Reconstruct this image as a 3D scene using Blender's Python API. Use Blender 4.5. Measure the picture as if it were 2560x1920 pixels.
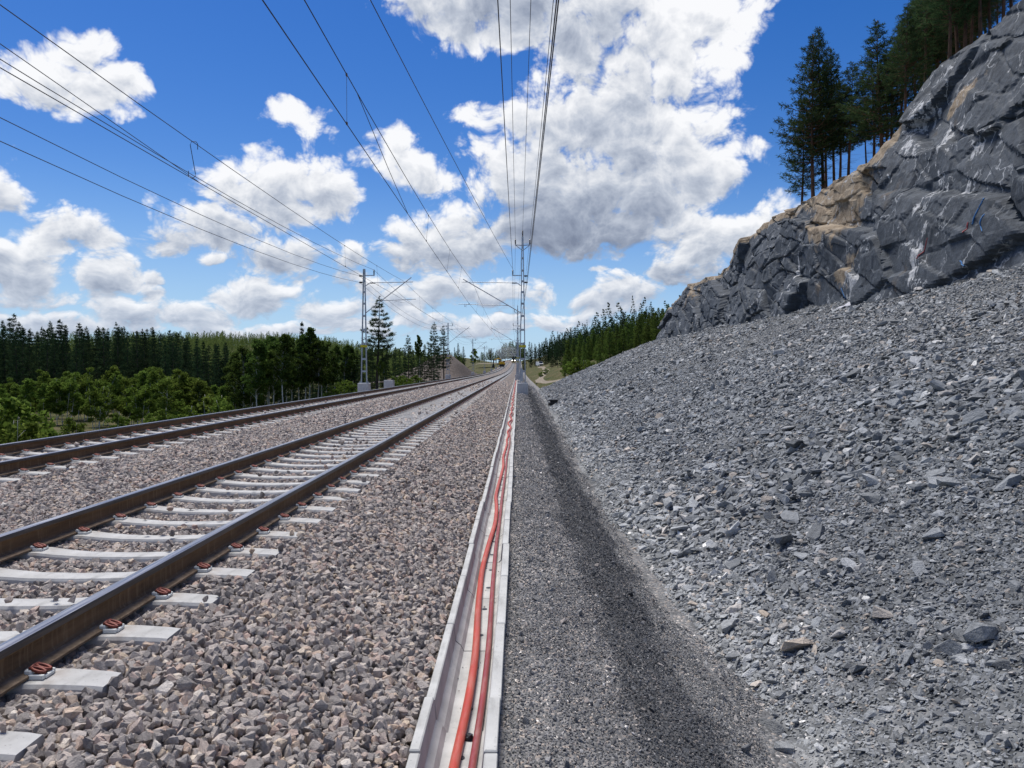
import bpy, bmesh, math, random
import numpy as np
from mathutils import Vector, Matrix

for o in list(bpy.data.objects):
    bpy.data.objects.remove(o)
SC = bpy.context.scene
COL = SC.collection

# ------------------------------------------------------------------ camera
FPX = 1923.0                      # focal length in pixels of a 2560 px wide frame
CAMZ = 1.39                       # metres above the sleeper tops
cam_d = bpy.data.cameras.new('camera')
cam_d.sensor_width = 36.0
cam_d.lens = 36.0 * FPX / 2560.0
cam_d.shift_x = -15.0 / 2560.0
cam_d.shift_y = -39.0 / 2560.0
cam_d.clip_start = 0.05
cam_d.clip_end = 30000.0
cam = bpy.data.objects.new('camera', cam_d)
COL.objects.link(cam)
cam.location = (0, 0, CAMZ)
cam.rotation_euler = (math.radians(90), 0, 0)
SC.camera = cam

# ------------------------------------------------------------------ exposure
SC.view_settings.view_transform = 'Standard'
SC.view_settings.look = 'None'
SC.view_settings.exposure = 0.92
SC.view_settings.gamma = 1.0
SC.view_settings.use_curve_mapping = False
SC.render.engine = 'CYCLES'
SC.cycles.max_bounces = 5
SC.cycles.diffuse_bounces = 3
SC.cycles.glossy_bounces = 2
SC.cycles.transmission_bounces = 3
SC.cycles.transparent_max_bounces = 6
SC.cycles.caustics_reflective = False
SC.cycles.caustics_refractive = False
SC.cycles.use_denoising = True

# ------------------------------------------------------------------ sun (behind thin cloud: soft)
SUN_EL, SUN_AZ = math.radians(67), math.radians(-38)     # azimuth from +Y towards +X
sun_dir = Vector((math.cos(SUN_EL) * math.sin(SUN_AZ), math.cos(SUN_EL) * math.cos(SUN_AZ), math.sin(SUN_EL)))
sun_d = bpy.data.lights.new('sun', 'SUN')
sun_d.energy = 2.6
sun_d.angle = math.radians(30)
sun_d.color = (1.0, 0.965, 0.91)
sun = bpy.data.objects.new('sun', sun_d)
COL.objects.link(sun)
sun.location = (0, 0, 60)
sun.rotation_euler = (-sun_dir).to_track_quat('-Z', 'Y').to_euler()

# ------------------------------------------------------------------ world: clear sky with cumulus
world = bpy.data.worlds.new('World')
SC.world = world
world.use_nodes = True


class Nodes:
    """short-hand for building node trees"""
    def __init__(s, tree):
        s.t = tree
        s.n = tree.nodes
        s.l = tree.links

    def put(s, sock, v):
        if v is None:
            return
        if isinstance(v, bpy.types.NodeSocket):
            s.l.new(v, sock)
        else:
            sock.default_value = v

    def new(s, kind, **kw):
        nd = s.n.new(kind)
        for k, v in kw.items():
            setattr(nd, k, v)
        return nd

    def m(s, op, a, b=None, c=None, clamp=False):
        nd = s.n.new('ShaderNodeMath')
        nd.operation = op
        nd.use_clamp = clamp
        for i, v in enumerate((a, b, c)):
            s.put(nd.inputs[i], v)
        return nd.outputs[0]

    def mix(s, f, a, b, blend='MIX'):
        nd = s.n.new('ShaderNodeMix')
        nd.data_type = 'RGBA'
        nd.blend_type = blend
        s.put(nd.inputs[0], f)
        s.put(nd.inputs[6], a if isinstance(a, bpy.types.NodeSocket) else tuple(a) + (1,) * (4 - len(a)))
        s.put(nd.inputs[7], b if isinstance(b, bpy.types.NodeSocket) else tuple(b) + (1,) * (4 - len(b)))
        return nd.outputs[2]

    def smooth(s, x, lo, hi, a=0.0, b=1.0):
        nd = s.n.new('ShaderNodeMapRange')
        nd.interpolation_type = 'SMOOTHSTEP'
        for i, v in enumerate((x, lo, hi, a, b)):
            s.put(nd.inputs[i], v)
        return nd.outputs[0]

    def lin(s, x, lo, hi, a=0.0, b=1.0):
        nd = s.n.new('ShaderNodeMapRange')
        for i, v in enumerate((x, lo, hi, a, b)):
            s.put(nd.inputs[i], v)
        return nd.outputs[0]

    def noise(s, vec, scale, detail=4.0, rough=0.5, dim='3D', dist=0.0, color=False):
        nd = s.n.new('ShaderNodeTexNoise')
        nd.noise_dimensions = dim
        s.put(nd.inputs['Vector'], vec)
        nd.inputs['Scale'].default_value = scale
        nd.inputs['Detail'].default_value = detail
        nd.inputs['Roughness'].default_value = rough
        nd.inputs['Distortion'].default_value = dist
        return nd.outputs['Color' if color else 'Fac']

    def voronoi(s, vec, scale, dim='3D', feature='F1', out='Distance', detail=0.0, rough=0.5):
        nd = s.n.new('ShaderNodeTexVoronoi')
        nd.voronoi_dimensions = dim
        nd.feature = feature
        s.put(nd.inputs['Vector'], vec)
        nd.inputs['Scale'].default_value = scale
        if 'Detail' in nd.inputs:
            nd.inputs['Detail'].default_value = detail
            nd.inputs['Roughness'].default_value = rough
        return nd.outputs[out]

    def ramp(s, f, stops, interp='LINEAR'):
        nd = s.n.new('ShaderNodeValToRGB')
        nd.color_ramp.interpolation = interp
        e = nd.color_ramp.elements
        while len(e) < len(stops):
            e.new(0.5)
        for i, (p, c) in enumerate(stops):
            e[i].position = p
            e[i].color = tuple(c) + (1,) * (4 - len(c))
        s.put(nd.inputs[0], f)
        return nd.outputs[0]

    def vec(s, op, a, b=None, scale=None):
        nd = s.n.new('ShaderNodeVectorMath')
        nd.operation = op
        s.put(nd.inputs[0], a)
        s.put(nd.inputs[1], b)
        if scale is not None:
            s.put(nd.inputs['Scale'], scale)
        return nd.outputs[0]

    def xyz(s, x=0.0, y=0.0, z=0.0):
        nd = s.n.new('ShaderNodeCombineXYZ')
        for i, v in enumerate((x, y, z)):
            s.put(nd.inputs[i], v)
        return nd.outputs[0]

    def split(s, v):
        nd = s.n.new('ShaderNodeSeparateXYZ')
        s.put(nd.inputs[0], v)
        return nd.outputs


def build_sky():
    W = Nodes(world.node_tree)
    W.n.clear()
    out = W.new('ShaderNodeOutputWorld')
    bg = W.new('ShaderNodeBackground')
    bg.inputs['Strength'].default_value = 0.058
    W.l.new(bg.outputs[0], out.inputs[0])
    sky = W.new('ShaderNodeTexSky')
    sky.sky_type = 'NISHITA'
    sky.sun_disc = False
    sky.sun_elevation = SUN_EL
    sky.sun_rotation = SUN_AZ
    sky.altitude = 200
    sky.air_density = 1.0
    sky.dust_density = 0.3
    sky.ozone_density = 2.5
    hs = W.new('ShaderNodeHueSaturation')
    hs.inputs['Hue'].default_value = 0.515
    hs.inputs['Saturation'].default_value = 1.42
    hs.inputs['Value'].default_value = 1.0
    W.l.new(sky.outputs[0], hs.inputs['Color'])
    base = hs.outputs[0]

    tc = W.new('ShaderNodeTexCoord')
    d = W.split(W.vec('NORMALIZE', tc.outputs['Generated']))
    DEG = 57.29578
    az = W.m('MULTIPLY', W.m('ARCTAN2', d[0], d[1]), DEG)
    el = W.m('MULTIPLY', W.m('ARCSINE', d[2]), DEG)

    # cumulus heaps: azimuth, elevation, half width, rise above, drop below (degrees), strength
    def B(x, y, w, up, dn, a=1.0, b=0.0):
        # heap positions were read off in a 2212 px frame; convert to compass angles
        X, Y = x * 1.15732 - 1295, 921 - y * 1.15732
        A = math.degrees(math.atan2(X, FPX))
        E = math.degrees(math.atan2(Y, math.hypot(FPX, X)))
        k = math.degrees(1.15732 / FPX) * math.cos(math.radians(A)) ** 2
        k2 = math.degrees(1.15732 / FPX) * math.cos(math.radians(E)) ** 2 * math.cos(math.radians(A))
        return (A, E, w * k, up * k2, dn * k2, a, b)
    heaps = [
        B(95, 190, 245, 95, 70, 1.0), B(190, 115, 85, 75, 60, .95), B(240, 175, 95, 75, 60, .9),
        B(0, 410, 85, 85, 110, .9), B(110, 500, 150, 75, 60, .95), B(210, 505, 85, 55, 55, .85),
        B(45, 600, 130, 115, 85, 1.1), B(225, 610, 98, 95, 85, 1.05),
        B(560, 430, 160, 125, 95, 1.1), B(690, 410, 115, 95, 85, 1.0), B(470, 505, 160, 95, 48, 1.0, -.1),
        B(365, 515, 105, 48, 40, .9, -.1), B(590, 560, 110, 55, 55, .9, -.15),
        B(620, 245, 90, 45, 45, .66, .25), B(685, 290, 65, 45, 50, .6, .25),
        B(845, 345, 85, 85, 75, .95, .1), B(910, 385, 110, 58, 48, .85, .1),
        B(1470, 60, 230, 220, 160, 1.15, .05), B(1090, 10, 330, 150, 120, 1.1, -.42), B(1300, 90, 170, 120, 110, 1.0, -.30), B(1330, 260, 290, 150, 150, 1.15, -.22),
        B(1080, 245, 130, 42, 48, .8, .1), B(1170, 370, 215, 100, 100, 1.05, 0.0), B(1400, 400, 230, 150, 130, 1.15, -.1),
        B(1240, 480, 260, 120, 90, 1.15, -.42), B(1490, 340, 125, 125, 100, 1.0, .22), B(960, 540, 165, 110, 85, 1.05, -.08),
        B(1550, 520, 170, 105, 90, 1.1, .08), B(1660, 470, 100, 70, 80, .95, .1),
        B(1500, 590, 130, 45, 45, .85, -.2), B(1335, 645, 120, 62, 52, .95), B(1160, 645, 55, 42, 34, .9, .1),
        B(1190, 695, 70, 38, 32, .9, .1), B(1640, 335, 50, 34, 30, .42, .1), B(1000, 635, 210, 48, 40, .95, .0),
        B(1010, 705, 200, 32, 30, .9, .05), B(560, 650, 110, 80, 55, 1.0), B(700, 672, 100, 45, 38, .9),
        B(380, 685, 220, 48, 36, .95), B(110, 705, 190, 40, 30, .95), B(770, 705, 140, 32, 28, .9),
        B(745, 565, 70, 65, 65, .8, -.1), B(600, 715, 260, 22, 24, .9, .1), B(250, 655, 70, 30, 22, .8), B(470, 640, 60, 34, 24, .8), B(850, 660, 90, 40, 26, .85), B(1260, 690, 60, 26, 20, .75, .05),
        B(330, 600, 40, 26, 20, .7), B(150, 640, 60, 34, 24, .85, .05), B(320, 640, 55, 30, 22, .85, .05), B(640, 600, 45, 28, 20, .75), B(440, 560, 40, 22, 18, .6), B(800, 630, 50, 34, 24, .85, .05),
        B(870, 690, 70, 26, 20, .85, .05), B(1290, 585, 30, 18, 14, .6),
    ]

    def heap_field(u, v):
        acc = sw = ss = None
        for (A, E, w, up, dn, a, b) in heaps:
            x = W.m('MULTIPLY_ADD', u, 1 / w, -A / w)
            y1 = W.m('MULTIPLY_ADD', v, 1 / up, -E / up)
            y = W.m('MAXIMUM', y1, W.m('MULTIPLY_ADD', v, -1 / dn, E / dn))
            r = W.m('MULTIPLY_ADD', y, y, W.m('MULTIPLY', x, x))
            f = W.m('MULTIPLY_ADD', r, -1.5 * a, 1.5 * a)
            acc = f if acc is None else W.m('MAXIMUM', acc, f)
            k = W.m('MAXIMUM', f, 0.002)
            sh = W.m('MULTIPLY_ADD', y1, 0.42, b)
            if sw is None:
                sw, ss = k, W.m('MULTIPLY', k, sh)
            else:
                sw, ss = W.m('ADD', sw, k), W.m('MULTIPLY_ADD', k, sh, ss)
        return acc, W.m('DIVIDE', ss, sw)

    p = W.xyz(az, el, 0.0)
    wv = W.split(W.noise(p, 0.20, 2.0, 0.5, '2D', color=True))
    u1 = W.m('MULTIPLY_ADD', W.m('SUBTRACT', wv[0], 0.5), 2.2, az)
    v1 = W.m('MULTIPLY_ADD', W.m('SUBTRACT', wv[1], 0.5), 1.8, el)
    h, sh = heap_field(u1, v1)
    # the rest of the dome carries the same kind of broken cumulus
    off = W.m('MAXIMUM', W.smooth(W.m('ABSOLUTE', W.m('ADD', az, 1.0)), 36, 46), W.smooth(el, 27, 35))
    g = W.lin(W.noise(p, 0.055, 2.0, 0.5, '2D'), 0.30, 0.70, -1.2, 1.25)
    F = W.m('MAXIMUM', W.m('MULTIPLY_ADD', W.m('SUBTRACT', g, h), off, h), -0.9)
    sh = W.m('MULTIPLY', W.m('MINIMUM', W.m('MAXIMUM', sh, -0.6), 0.5), W.m('SUBTRACT', 1.0, off))

    vq = W.m('MULTIPLY_ADD', v1, 1.15, W.m('MULTIPLY', W.m('SUBTRACT', 1.0, W.m('EXPONENT', W.m('MULTIPLY', W.m('MAXIMUM', v1, -2.0), -1 / 5.0))), 7.0))

    def puffs(du, dv):
        q = W.xyz(W.m('ADD', u1, du), W.m('ADD', vq, dv), 0.0)
        det = W.noise(q, 0.34, 8.0, 0.60, '2D')
        bil = W.voronoi(q, 0.30, '2D', detail=4.0, rough=0.6)
        f = W.m('MULTIPLY', W.m('SUBTRACT', det, 0.5), 2.0)
        return W.m('MULTIPLY_ADD', W.m('SUBTRACT', 0.46, bil), 1.1, f)

    n0, n1 = puffs(0, 0), puffs(-0.25, 0.95)
    F0 = W.m('ADD', F, n0)
    a = W.smooth(F0, -0.34, 0.50)
    core = W.smooth(F0, 0.1, 1.9)
    s = W.m('MULTIPLY_ADD', W.m('SUBTRACT', n0, n1), 0.34, 0.75)
    s = W.m('ADD', s, sh)
    s = W.m('MULTIPLY_ADD', core, -0.30, s)
    col = W.ramp(s, [(0.0, (.20, .235, .32)), (.28, (.31, .355, .45)), (.55, (.50, .545, .63)),
                     (.80, (.76, .78, .82)), (1.0, (.93, .935, .95))])
    low = W.smooth(el, 0.0, 9.0, 0.45, 0.0)      # low clouds are seen through more air
    col = W.mix(low, col, W.mix(0.5, col, (.60, .72, .93)))
    col = W.vec('SCALE', col, scale=9.6)
    air = W.smooth(el, 16.0, 0.0)
    base = W.mix(W.m("MULTIPLY", air, 0.8), base, W.vec("SCALE", W.ramp(W.lin(el, 0, 16), [(0, (.46, .69, .94)), (1, (.11, .33, .84))]), scale=9.0))
    final = W.mix(W.m('MULTIPLY', a, 0.97), base, col)
    W.l.new(final, bg.inputs['Color'])
    world.cycles.sampling_method = 'NONE'


build_sky()

# ------------------------------------------------------------------ helpers
rng = np.random.default_rng(11)
random.seed(11)


def ss(x, a, b):
    t = np.clip((np.asarray(x, float) - a) / (b - a), 0, 1)
    return t * t * (3 - 2 * t)


def _hash(ix, iy, seed):
    n = (ix.astype(np.int64) * 374761393 + iy.astype(np.int64) * 668265263 + seed * 1442695041) & 0xFFFFFFFF
    n = ((n ^ (n >> 13)) * 1274126177) & 0xFFFFFFFF
    n = ((n ^ (n >> 16)) * 2246822519) & 0xFFFFFFFF
    return ((n ^ (n >> 15)) & 0xFFFFFF) / float(0xFFFFFF)


def vnoise(x, y, seed=0):
    x = np.asarray(x, float)
    y = np.asarray(y, float)
    ix, iy = np.floor(x), np.floor(y)
    fx, fy = x - ix, y - iy
    fx, fy = fx * fx * (3 - 2 * fx), fy * fy * (3 - 2 * fy)
    a, b = _hash(ix, iy, seed), _hash(ix + 1, iy, seed)
    c, d = _hash(ix, iy + 1, seed), _hash(ix + 1, iy + 1, seed)
    return (a * (1 - fx) + b * fx) * (1 - fy) + (c * (1 - fx) + d * fx) * fy


def fbm(x, y, seed=0, octv=4, rough=0.5):
    s = amp = tot = 0.0
    amp = 1.0
    for i in range(octv):
        s = s + amp * vnoise(x * 2 ** i, y * 2 ** i, seed + i * 17)
        tot += amp
        amp *= rough
    return s / tot - 0.5


def facets(x, y, cell, seed, tilt=1.0):
    """broken-rock relief: nearest jittered cell, each with its own plane"""
    x = np.asarray(x, float) / cell
    y = np.asarray(y, float) / cell
    ix, iy = np.floor(x), np.floor(y)
    num = np.zeros(x.shape)
    den = np.zeros(x.shape)
    for dx in (-1, 0, 1):
        for dy in (-1, 0, 1):
            cx, cy = ix + dx, iy + dy
            px, py = cx + _hash(cx, cy, seed), cy + _hash(cx, cy, seed + 1)
            w = np.exp(-48.0 * np.sqrt((x - px) ** 2 + (y - py) ** 2)) + 1e-30
            pl = (_hash(cx, cy, seed + 2) - .5) + tilt * ((_hash(cx, cy, seed + 3) - .5) * (x - px) + (_hash(cx, cy, seed + 4) - .5) * (y - py))
            num += w * pl
            den += w
    return num / den


def cell_edge(x, y, cell, seed):
    """distance (in metres) to the nearest joint between blocks"""
    x = np.asarray(x, float) / cell
    y = np.asarray(y, float) / cell
    ix, iy = np.floor(x), np.floor(y)
    d1 = np.full(x.shape, 9.0)
    d2 = np.full(x.shape, 9.0)
    for dx in (-1, 0, 1):
        for dy in (-1, 0, 1):
            cx, cy = ix + dx, iy + dy
            d = np.hypot(x - cx - _hash(cx, cy, seed), y - cy - _hash(cx, cy, seed + 1))
            d2 = np.minimum(d2, np.maximum(d1, d))
            d1 = np.minimum(d1, d)
    return (d2 - d1) * cell


def link(o, parent=None):
    COL.objects.link(o)
    if parent is not None:
        o.parent = parent
    return o


def mesh_obj(name, verts, faces, mats, parent=None, smooth=False, mat_index=None):
    me = bpy.data.meshes.new(name)
    me.from_pydata([tuple(v) for v in verts] if not isinstance(verts, np.ndarray) else verts.tolist(), [], faces if not isinstance(faces, np.ndarray) else faces.tolist())
    for m in (mats if isinstance(mats, (list, tuple)) else [mats]):
        me.materials.append(m)
    if mat_index is not None:
        me.polygons.foreach_set('material_index', np.asarray(mat_index, np.int32))
    if smooth:
        me.polygons.foreach_set('use_smooth', np.ones(len(me.polygons), bool))
    me.update()
    return link(bpy.data.objects.new(name, me), parent)


def empty(name, loc=(0, 0, 0), rz=0.0):
    o = bpy.data.objects.new(name, None)
    o.location = loc
    o.rotation_euler = (0, 0, rz)
    o.empty_display_size = 0.3
    return link(o)


def tag(o, label=None, cat=None, group=None, kind=None):
    if label:
        o['label'] = label
    if cat:
        o['category'] = cat
    if group:
        o['group'] = group
    if kind:
        o['kind'] = kind
    return o


def copy_tree(o, parent=None):
    c = o.copy()
    COL.objects.link(c)
    c.parent = parent
    for ch in list(o.children):
        copy_tree(ch, c)
    return c


class Geo:
    """collects boxes, tubes and lofts into one mesh"""
    def __init__(s):
        s.v, s.f, s.m = [], [], []

    def add(s, v, f, mi=0):
        b = len(s.v)
        s.v += [tuple(p) for p in v]
        s.f += [tuple(i + b for i in q) for q in f]
        s.m += [mi] * len(f)

    def box(s, lo, hi, mi=0, bev=0.0):
        (x0, y0, z0), (x1, y1, z1) = lo, hi
        if bev <= 0:
            v = [(x, y, z) for z in (z0, z1) for y in (y0, y1) for x in (x0, x1)]
            s.add(v, [(0, 2, 3, 1), (4, 5, 7, 6), (0, 1, 5, 4), (2, 6, 7, 3), (0, 4, 6, 2), (1, 3, 7, 5)], mi)
            return
        bm = bmesh.new()
        bmesh.ops.create_cube(bm, size=1)
        for q in bm.verts:
            q.co = ((q.co.x + .5) * (x1 - x0) + x0, (q.co.y + .5) * (y1 - y0) + y0, (q.co.z + .5) * (z1 - z0) + z0)
        bmesh.ops.bevel(bm, geom=bm.edges[:], offset=bev, segments=1, affect='EDGES')
        bm.verts.index_update()
        s.add([q.co[:] for q in bm.verts], [tuple(w.index for w in fc.verts) for fc in bm.faces], mi)
        bm.free()

    def tube(s, pts, r, n=6, mi=0, cap=True):
        pts = [Vector(p) for p in pts]
        rr = r if isinstance(r, (list, tuple, np.ndarray)) else [r] * len(pts)
        rings = []
        for i, p in enumerate(pts):
            d = (pts[min(i + 1, len(pts) - 1)] - pts[max(i - 1, 0)]).normalized()
            up = Vector((0, 0, 1)) if abs(d.z) < .9 else Vector((1, 0, 0))
            a = d.cross(up).normalized()
            b = a.cross(d)
            rings.append([p + float(rr[i]) * (math.cos(2 * math.pi * k / n) * a + math.sin(2 * math.pi * k / n) * b) for k in range(n)])
        v = [q for ring in rings for q in ring]
        f = []
        for i in range(len(pts) - 1):
            for k in range(n):
                f.append((i * n + k, i * n + (k + 1) % n, (i + 1) * n + (k + 1) % n, (i + 1) * n + k))
        if cap:
            f.append(tuple(range(n - 1, -1, -1)))
            f.append(tuple((len(pts) - 1) * n + k for k in range(n)))
        s.add(v, f, mi)

    def bar(s, a, b, w, h, mi=0):
        """box-section bar from a to b"""
        a, b = Vector(a), Vector(b)
        d = (b - a).normalized()
        up = Vector((0, 0, 1)) if abs(d.z) < .9 else Vector((0, 1, 0))
        u = d.cross(up).normalized() * (w / 2)
        t = u.cross(d).normalized() * (h / 2)
        v = [p + i * u + j * t for p in (a, b) for (i, j) in ((-1, -1), (1, -1), (1, 1), (-1, 1))]
        s.add(v, [(3, 2, 1, 0), (4, 5, 6, 7), (0, 1, 5, 4), (1, 2, 6, 5), (2, 3, 7, 6), (3, 0, 4, 7)], mi)

    def loft(s, prof, stations, mi=0, close=True, cap=True):
        """prof(x,z) list swept over stations (y, dz); mi may be a list, one per profile edge"""
        n = len(prof)
        v = [(x, y, z + dz) for (y, dz) in stations for (x, z) in prof]
        rngk = range(n if close else n - 1)
        for i in range(len(stations) - 1):
            for k in rngk:
                pass
        b = len(s.v)
        s.v += v
        for i in range(len(stations) - 1):
            for k in rngk:
                s.f.append((b + i * n + k, b + (i + 1) * n + k, b + (i + 1) * n + (k + 1) % n, b + i * n + (k + 1) % n))
                s.m.append(mi[k] if isinstance(mi, (list, tuple)) else mi)
        if cap and close:
            s.f.append(tuple(b + k for k in range(n)))
            s.f.append(tuple(b + (len(stations) - 1) * n + k for k in range(n - 1, -1, -1)))
            s.m += [0, 0]

    def lathe(s, prof, origin=(0, 0, 0), n=10, mi=0):
        ox, oy, oz = origin
        v = [(ox + r * math.cos(2 * math.pi * k / n), oy + r * math.sin(2 * math.pi * k / n), oz + z) for (r, z) in prof for k in range(n)]
        f = [(i * n + k, i * n + (k + 1) % n, (i + 1) * n + (k + 1) % n, (i + 1) * n + k) for i in range(len(prof) - 1) for k in range(n)]
        s.add(v, f, mi)

    def obj(s, name, mats, parent=None, smooth=False):
        return mesh_obj(name, s.v, s.f, mats, parent, smooth, s.m)


def grid_obj(name, xs, ys, zfun, mat, smooth=True, flip=False):
    X, Y = np.meshgrid(xs, ys)
    Z = zfun(X, Y)
    nx, ny = len(xs), len(ys)
    v = np.stack([X, Y, Z], -1).reshape(-1, 3)
    i = np.arange(nx * ny).reshape(ny, nx)
    f = np.stack([i[:-1, :-1], i[:-1, 1:], i[1:, 1:], i[1:, :-1]], -1).reshape(-1, 4)
    return mesh_obj(name, v, f, mat, None, smooth)


def add_attr(o, name, vals):
    at = o.data.attributes.new(name, 'FLOAT', 'POINT')
    at.data.foreach_set('value', np.asarray(vals, np.float32).ravel())


# ------------------------------------------------------------------ materials
def mat(name, rough=0.8, metal=0.0, spec=0.3):
    m = bpy.data.materials.new(name)
    m.use_nodes = True
    N = Nodes(m.node_tree)
    b = m.node_tree.nodes['Principled BSDF']
    b.inputs['Roughness'].default_value = rough
    b.inputs['Metallic'].default_value = metal
    b.inputs['Specular IOR Level'].default_value = spec
    return m, N, b


def pos(N):
    return N.new('ShaderNodeNewGeometry').outputs['Position']


def objco(N):
    return N.new('ShaderNodeTexCoord').outputs['Object']


def bump(N, b, h, strength=0.3, dist=0.02):
    nd = N.new('ShaderNodeBump')
    nd.inputs['Strength'].default_value = strength
    nd.inputs['Distance'].default_value = dist
    N.put(nd.inputs['Height'], h)
    N.l.new(nd.outputs[0], b.inputs['Normal'])


def simple(name, col, rough=0.7, metal=0.0, var=0.25, scale=8.0, spec=0.3):
    m, N, b = mat(name, rough, metal, spec)
    n = N.noise(objco(N), scale, 5, 0.6)
    c = N.mix(N.lin(n, 0.3, 0.7), tuple(v * (1 - var) for v in col), tuple(min(1, v * (1 + var)) for v in col))
    N.l.new(c, b.inputs['Base Color'])
    return m


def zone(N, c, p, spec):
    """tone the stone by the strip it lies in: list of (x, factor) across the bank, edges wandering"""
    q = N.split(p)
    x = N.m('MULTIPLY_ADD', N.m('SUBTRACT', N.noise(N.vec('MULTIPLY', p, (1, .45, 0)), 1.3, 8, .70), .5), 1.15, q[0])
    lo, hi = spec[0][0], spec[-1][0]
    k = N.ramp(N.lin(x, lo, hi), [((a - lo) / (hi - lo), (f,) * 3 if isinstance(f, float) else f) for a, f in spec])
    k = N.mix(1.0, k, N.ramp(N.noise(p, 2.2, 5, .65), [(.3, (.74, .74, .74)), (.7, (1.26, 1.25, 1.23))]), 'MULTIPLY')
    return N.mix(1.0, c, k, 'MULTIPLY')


def stone_mat(name, stops, rough=0.85, grain=60.0, strips=None):
    """one colour per stone (instance random) with grain and veins"""
    m, N, b = mat(name, rough, 0, 0.25)
    info = N.new('ShaderNodeObjectInfo')
    c = N.ramp(info.outputs['Random'], stops)
    p = N.vec('ADD', objco(N), N.vec('SCALE', N.xyz(1, 2, 3), scale=N.m('MULTIPLY', info.outputs['Random'], 40.0)))
    n = N.noise(p, 3.0, 6, 0.65)
    c = N.mix(1.0, c, N.ramp(n, [(0.25, (.62, .62, .62)), (.5, (1, 1, 1)), (.75, (1.38, 1.35, 1.32))]), 'MULTIPLY')
    if strips:
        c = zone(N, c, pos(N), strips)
    N.l.new(c, b.inputs['Base Color'])
    bump(N, b, N.noise(p, 7.0, 4, 0.6), 0.5, 0.05)
    return m


def leaf_mat(name, cols, trans=0.35, scale=0.9):
    m = bpy.data.materials.new(name)
    m.use_nodes = True
    N = Nodes(m.node_tree)
    N.n.clear()
    out = N.new('ShaderNodeOutputMaterial')
    info = N.new('ShaderNodeObjectInfo')
    n = N.noise(pos(N), scale, 3, 0.6)
    geo = N.new('ShaderNodeNewGeometry')
    f = N.m('ADD', N.m('MULTIPLY', n, 0.55), N.m('MULTIPLY', geo.outputs['Random Per Island'], 0.45))
    c = N.ramp(f, [(0.22, cols[0]), (0.5, cols[1]), (0.78, cols[2])])
    hs = N.new('ShaderNodeHueSaturation')
    N.l.new(c, hs.inputs['Color'])
    N.l.new(N.lin(info.outputs['Random'], 0, 1, 0.488, 0.512), hs.inputs['Hue'])
    N.l.new(N.lin(info.outputs['Random'], 0, 1, 0.78, 1.22), hs.inputs['Value'])
    d = N.new('ShaderNodeBsdfDiffuse')
    t = N.new('ShaderNodeBsdfTranslucent')
    N.l.new(hs.outputs[0], d.inputs[0])
    N.l.new(hs.outputs[0], t.inputs[0])
    mx = N.new('ShaderNodeMixShader')
    mx.inputs[0].default_value = trans
    N.l.new(d.outputs[0], mx.inputs[1])
    N.l.new(t.outputs[0], mx.inputs[2])
    N.l.new(mx.outputs[0], out.inputs[0])
    return m


def bark_mat(name, lo, hi, scale=6.0):
    m, N, b = mat(name, 0.9, 0, 0.2)
    p = N.vec('MULTIPLY', objco(N), (1, 1, .35))
    N.l.new(N.mix(N.lin(N.noise(p, scale, 5, .65), .35, .65), lo, hi), b.inputs['Base Color'])
    bump(N, b, N.noise(p, scale * 3, 4, .6), .5, .03)
    return m


# ballast
BAL = [(0.0, (.18, .162, .152)), (.28, (.285, .255, .235)), (.55, (.385, .342, .31)), (.74, (.46, .395, .345)),
       (.86, (.42, .31, .26)), (.94, (.50, .40, .30)), (1.0, (.60, .55, .49))]
M_BALLAST = stone_mat('ballast_stone', [(p_, tuple(v_ * 1.1 for v_ in c_)) for p_, c_ in BAL])
RUB = [(0.0, (.115, .122, .128)), (.35, (.20, .212, .222)), (.70, (.255, .270, .283)), (.90, (.33, .344, .356)),
       (.945, (.31, .265, .22)), (.98, (.40, .39, .38)), (1.0, (.64, .64, .62))]
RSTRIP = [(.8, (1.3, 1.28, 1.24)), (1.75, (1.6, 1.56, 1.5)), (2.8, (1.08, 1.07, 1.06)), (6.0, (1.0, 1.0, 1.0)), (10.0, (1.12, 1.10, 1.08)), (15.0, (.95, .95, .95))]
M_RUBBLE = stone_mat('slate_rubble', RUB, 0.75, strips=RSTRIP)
GRV = [(0.0, (.065, .068, .071)), (.5, (.115, .120, .126)), (.84, (.165, .168, .172)), (.95, (.23, .205, .185)), (.985, (.30, .28, .26)), (1.0, (.55, .54, .52))]
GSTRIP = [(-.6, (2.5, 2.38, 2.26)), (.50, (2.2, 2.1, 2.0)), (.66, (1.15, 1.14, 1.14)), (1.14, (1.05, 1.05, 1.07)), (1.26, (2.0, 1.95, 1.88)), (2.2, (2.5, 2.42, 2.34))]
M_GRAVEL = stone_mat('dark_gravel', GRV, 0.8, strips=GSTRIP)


def ground_stone_mat(name, stops, scale, bstr=1.0, bdist=0.03, strips=None):
    """packed stones too small or too far to model singly"""
    m, N, b = mat(name, 0.88, 0, 0.2)
    p = pos(N)
    v = N.new('ShaderNodeTexVoronoi')
    v.inputs['Scale'].default_value = scale
    v.inputs['Randomness'].default_value = 1.0
    N.l.new(p, v.inputs['Vector'])
    cs = N.new('ShaderNodeSeparateColor')
    N.l.new(v.outputs['Color'], cs.inputs[0])
    c = N.ramp(cs.outputs[0], stops)
    big = N.noise(p, 0.9, 5, .6)
    c = N.mix(1.0, c, N.ramp(big, [(.3, (.78, .78, .78)), (.7, (1.22, 1.2, 1.18))]), 'MULTIPLY')
    if strips:
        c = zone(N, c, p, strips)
    N.l.new(c, b.inputs['Base Color'])
    bump(N, b, N.m('SUBTRACT', 1.0, v.outputs['Distance']), bstr, bdist)
    return m


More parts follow.
